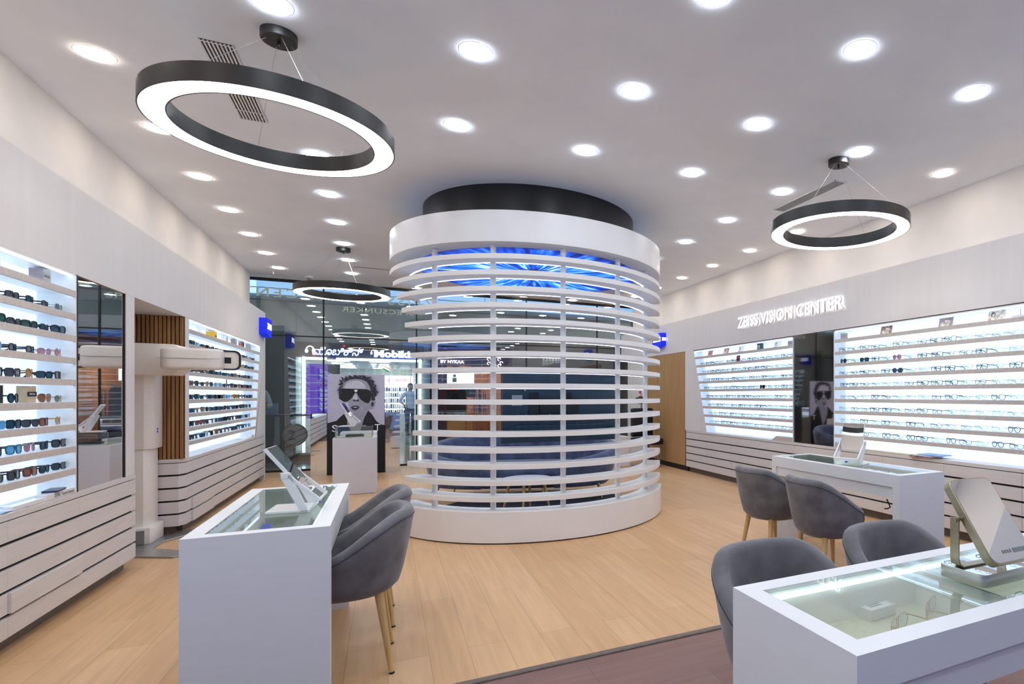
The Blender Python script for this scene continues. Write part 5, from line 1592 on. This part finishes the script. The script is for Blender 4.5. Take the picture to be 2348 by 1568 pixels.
# darker shop fronts to the right
t = thing('shuttered_front', 'dark shop front with unlit pale letters right of the warm shop', 'shop', (4.5, MYF - 0.1, 0))
MB().box(3.2, 7.2, MYF - 0.08, MYF - 0.01, 0, 2.9).build('facade', 'mall_brown', t)
MB().box(3.4, 4.4, MYF - 0.12, MYF - 0.08, 0, 2.2).box(4.6, 5.6, MYF - 0.12, MYF - 0.08, 0, 2.2).build('shutter', 'mall_dark', t)
lt = MB()
for k in range(8):
    lt.box(4.0 + k * 0.09, 4.06 + k * 0.09, MYF - 0.1, MYF - 0.08, 2.36, 2.45)
lt.build('lettering', 'white_lacquer', t)
for x, y, z, lab in ((1.95, 12.6, 2.90, 'green exit sign on a clear hanger behind the booth'), (5.35, 15.2, 2.42, 'small green exit sign far outside beyond the glass at right')):
    t = thing('exit_sign', lab, 'sign', (x, y, z), 'green exit signs')
    MB().box(x - 0.16, x + 0.16, y, y + 0.02, z - 0.07, z + 0.07).build('panel', 'light_green', t)
    text('exit', 0.2, frame((x, y - 0.004, z), (1, 0, 0), (0, 0, 1)), 'lettering', 'light_sign_white', t, height=0.07)
    MB().box(x - 0.17, x + 0.17, y - 0.002, y + 0.022, z + 0.07, z + 0.085).build('bracket', 'aluminium', t)
    for s in (-0.12, 0.12):
        MB().cyl((x + s, y + 0.01, z + 0.085), (x + s, y + 0.01, 3.9), 0.004, n=6).build('rod', 'aluminium', t)
# glass kiosk and round floor marker outside at the left
t = thing('glass_kiosk', 'glass kiosk counter with dark posts standing outside at the left', 'kiosk', (-2.3, 14.1, 0))
MB().box(-3.4, -1.35, 13.9, 14.4, 0.92, 0.95).build('top', 'mall_dark', t)
MB().box(-3.3, -1.40, 13.92, 13.93, 0.12, 0.92).build('glass', 'case_glass', t)
MB().box(-3.4, -1.35, 13.9, 14.4, 0.0, 0.12).build('base', 'mall_dark', t)
for x in (-3.38, -2.35, -1.95, -1.4):
    MB().box(x, x + 0.09, 13.9, 13.98, 0.12, 0.92).build('post', 'mall_brown', t)
MB().box(-3.3, -1.4, 14.0, 14.35, 0.5, 0.52).build('shelf', 'case_glass', t)
MB().box(-2.3, -2.0, 14.05, 14.08, 0.95, 1.18).build('tablet', 'paper_blue', t)
t = thing('level_marker', 'round pale marker with a dark number 2 behind the glass at left', 'sign', (-1.5, 13.0, 0.5))
MB().cyl((-1.62, 13.2, 0.58), (-1.62, 13.22, 0.58), 0.19, n=40).build('disc', 'machine_grey', t)
MB().lathe([(0.19, -0.02), (0.22, -0.02), (0.22, 0.02), (0.19, 0.02)], 40, loop=True).xf(Matrix.Translation((-1.62, 13.21, 0.58)) @ Matrix.Rotation(R(90), 4, 'X')).build('ring', 'mall_dark', t)
text('two', 0.13, frame((-1.66, 13.19, 0.58), (1, 0, 0), (0, 0, 1)), 'lettering', 'print_black', t, height=0.2)
MB().box(-1.64, -1.60, 13.2, 13.22, 0.0, 0.37).build('stem', 'mall_dark', t)

# ------------------------------------------------------------------ two people out in the mall
def skin_body(chains, mat_, name, parent, sub=2):
    """one continuous skinned surface; chains are lists of ((x,y,z), radius), joined where points coincide"""
    vs, es, rs, idx = [], [], [], {}
    for ch_ in chains:
        prev = None
        for p, r in ch_:
            k = tuple(round(c, 4) for c in p)
            if k not in idx:
                idx[k] = len(vs)
                vs.append(p)
                rs.append(r)
            i = idx[k]
            if prev is not None and prev != i:
                es.append((prev, i))
            prev = i
    me = bpy.data.meshes.new(name)
    root = parent
    me.from_pydata([Vector(v) - root.location for v in vs], es, [])
    o = link(name, me, parent)
    sm = o.modifiers.new('skin', 'SKIN')
    sm.use_smooth_shade = True
    sv = me.skin_vertices[0].data
    for i, r in enumerate(rs):
        sv[i].radius = (r, r) if not isinstance(r, tuple) else r
        sv[i].use_root = (i == 0)
    if sub:
        ss = o.modifiers.new('subdiv', 'SUBSURF')
        ss.levels = sub
        ss.render_levels = sub
    me.materials.append(M[mat_])
    return o
def person(x, y, face, label, shirt, trouser, mask, arms):
    """face = direction looked in (degrees about z, 0 = towards -y); arms 'hips' or 'crossed'"""
    t = thing('person', label, 'person', (x, y, 0))
    mtx = Matrix.Translation((x, y, 0)) @ Matrix.Rotation(R(face), 4, 'Z')
    P = lambda a, b_, c: tuple(mtx @ Vector((a, b_, c)))
    H = 1.0
    pel = (P(0, 0, 0.95), (0.115, 0.078))
    spine = [pel, (P(0, 0, 1.12), (0.105, 0.07)), (P(0, 0.0, 1.30), (0.125, 0.078)), (P(0, 0.01, 1.42), (0.095, 0.062)), (P(0, 0.0, 1.49), (0.052, 0.052)), (P(0, -0.01, 1.55), (0.062, 0.07)), (P(0, -0.015, 1.63), (0.076, 0.092)), (P(0, -0.01, 1.71), (0.062, 0.075)), (P(0, -0.01, 1.745), (0.03, 0.035))]
    chains = [spine]
    cloth_arm, fingers = [], []
    for s in (-1, 1):
        chains.append([pel, (P(s * 0.095, 0, 0.86), 0.085), (P(s * 0.10, -0.01, 0.50), 0.056), (P(s * 0.10, 0.01, 0.30), 0.05), (P(s * 0.10, 0.015, 0.09), 0.036), (P(s * 0.105, -0.04, 0.045), 0.036), (P(s * 0.11, -0.13, 0.03), 0.028)])
        sho = (P(s * 0.185, 0.0, 1.40), 0.055)
        if arms == 'hips':
            el, wr, hd_ = P(s * 0.33, 0.02, 1.16), P(s * 0.21, -0.06, 1.02), P(s * 0.155, -0.08, 0.985)
        else:
            el, wr, hd_ = P(s * 0.25, -0.06, 1.13), P(s * 0.04, -0.20, 1.17), P(-s * 0.05, -0.205, 1.19)
        arm = [(P(0, 0.01, 1.42), (0.095, 0.062)), sho, (el, 0.038), (wr, 0.026), (hd_, (0.036, 0.018))]
        chains.append(arm)
        w3, h3 = Vector(wr), Vector(hd_)
        d = (h3 - w3).normalized()
        sd = d.cross(Vector((0, 0, 1))).normalized() if abs(d.z) < 0.9 else Vector((1, 0, 0))
        upv = d.cross(sd).normalized()
        for q in range(4):
            a = h3 + upv * (0.018 - 0.012 * q)
            chains.append([(hd_, (0.036, 0.018)), (tuple(a + d * 0.035), 0.009), (tuple(a + d * (0.065 - 0.006 * abs(q - 1)) + sd * 0.008), 0.0075)])
        chains.append([(hd_, (0.036, 0.018)), (tuple(h3 + upv * 0.035 + d * 0.01), 0.010), (tuple(h3 + upv * 0.05 + d * 0.03), 0.008)])
        cloth_arm.append([(P(0, 0.01, 1.42), (0.125, 0.09)), (P(s * 0.185, 0.0, 1.40), 0.07), (tuple(Vector(sho[0]).lerp(Vector(el), 0.62)), 0.058), (el, 0.052), (tuple(Vector(el).lerp(Vector(wr), 0.75)), 0.038)])
    body = skin_body(chains, 'skin', 'body', t)
    skin_body([[(P(0, 0, 0.84), (0.165, 0.125)), (P(0, 0, 0.95), (0.165, 0.125)), (P(0, 0, 1.12), (0.155, 0.115)), (P(0, 0.0, 1.30), (0.17, 0.115)), (P(0, 0.01, 1.42), (0.125, 0.09)), (P(0, 0.0, 1.475), (0.06, 0.06))]] + cloth_arm, shirt, 'shirt', t)
    leg = []
    for s in (-1, 1):
        leg.append([(P(0, 0, 1.0), (0.15, 0.11)), (P(s * 0.095, 0, 0.86), 0.098), (P(s * 0.10, -0.01, 0.50), 0.072), (P(s * 0.10, 0.01, 0.28), 0.064), (P(s * 0.10, 0.015, 0.07), 0.062)])
    skin_body(leg, trouser, 'trousers', t)
    for s in (-1, 1):
        MB().blob((0, 0, 0), (0.05, 0.14, 0.045), 12).xf(mtx @ Matrix.Translation((s * 0.105, -0.05, 0.045))).build('shoe', 'rubber_black', t, smooth=60)
    def cap(u, v):
        a, e = 2 * PI * u, v * R(100)
        k = 1.0 if math.sin(a) > -0.2 else 0.62
        e *= k
        return mtx @ Vector((0.088 * math.cos(a) * math.sin(e), -0.005 + 0.106 * math.sin(a) * math.sin(e), 1.645 + 0.118 * math.cos(e)))
    MB().grid(cap, 28, 10, closeu=True).build('hair', 'hair_black', t, smooth=60)
    fc = MB().blob((-0.03, -0.095, 1.652), (0.011, 0.008, 0.007), 8).blob((0.03, -0.095, 1.652), (0.011, 0.008, 0.007), 8).xf(mtx)
    fc.build('eyes', 'hair_black', t)
    MB().blob((0, -0.112, 1.625), (0.013, 0.016, 0.026), 10).xf(mtx).build('nose', 'skin', t, smooth=60)
    for s in (-1, 1):
        MB().blob((s * 0.082, 0.0, 1.635), (0.012, 0.02, 0.032), 10).xf(mtx).build('ear', 'skin', t, smooth=60)
    if mask:
        MB().blob((0, -0.07, 1.585), (0.062, 0.055, 0.05), 14).xf(mtx).build('face_mask', 'trouser_black', t, smooth=60)
    else:
        MB().blob((0, -0.1, 1.58), (0.024, 0.008, 0.006), 10).xf(mtx).build('mouth', 'photo_red', t, smooth=60)
    return t
person(0.66, 21.0, 20, 'person in pale blue shirt and dark trousers with a face mask, hands at hips', 'shirt_blue', 'trouser_navy', True, 'hips')
person(-2.27, 13.35, 40, 'person in white shirt and black trousers, arms folded, half hidden outside at left', 'shirt_white', 'trouser_black', False, 'crossed')
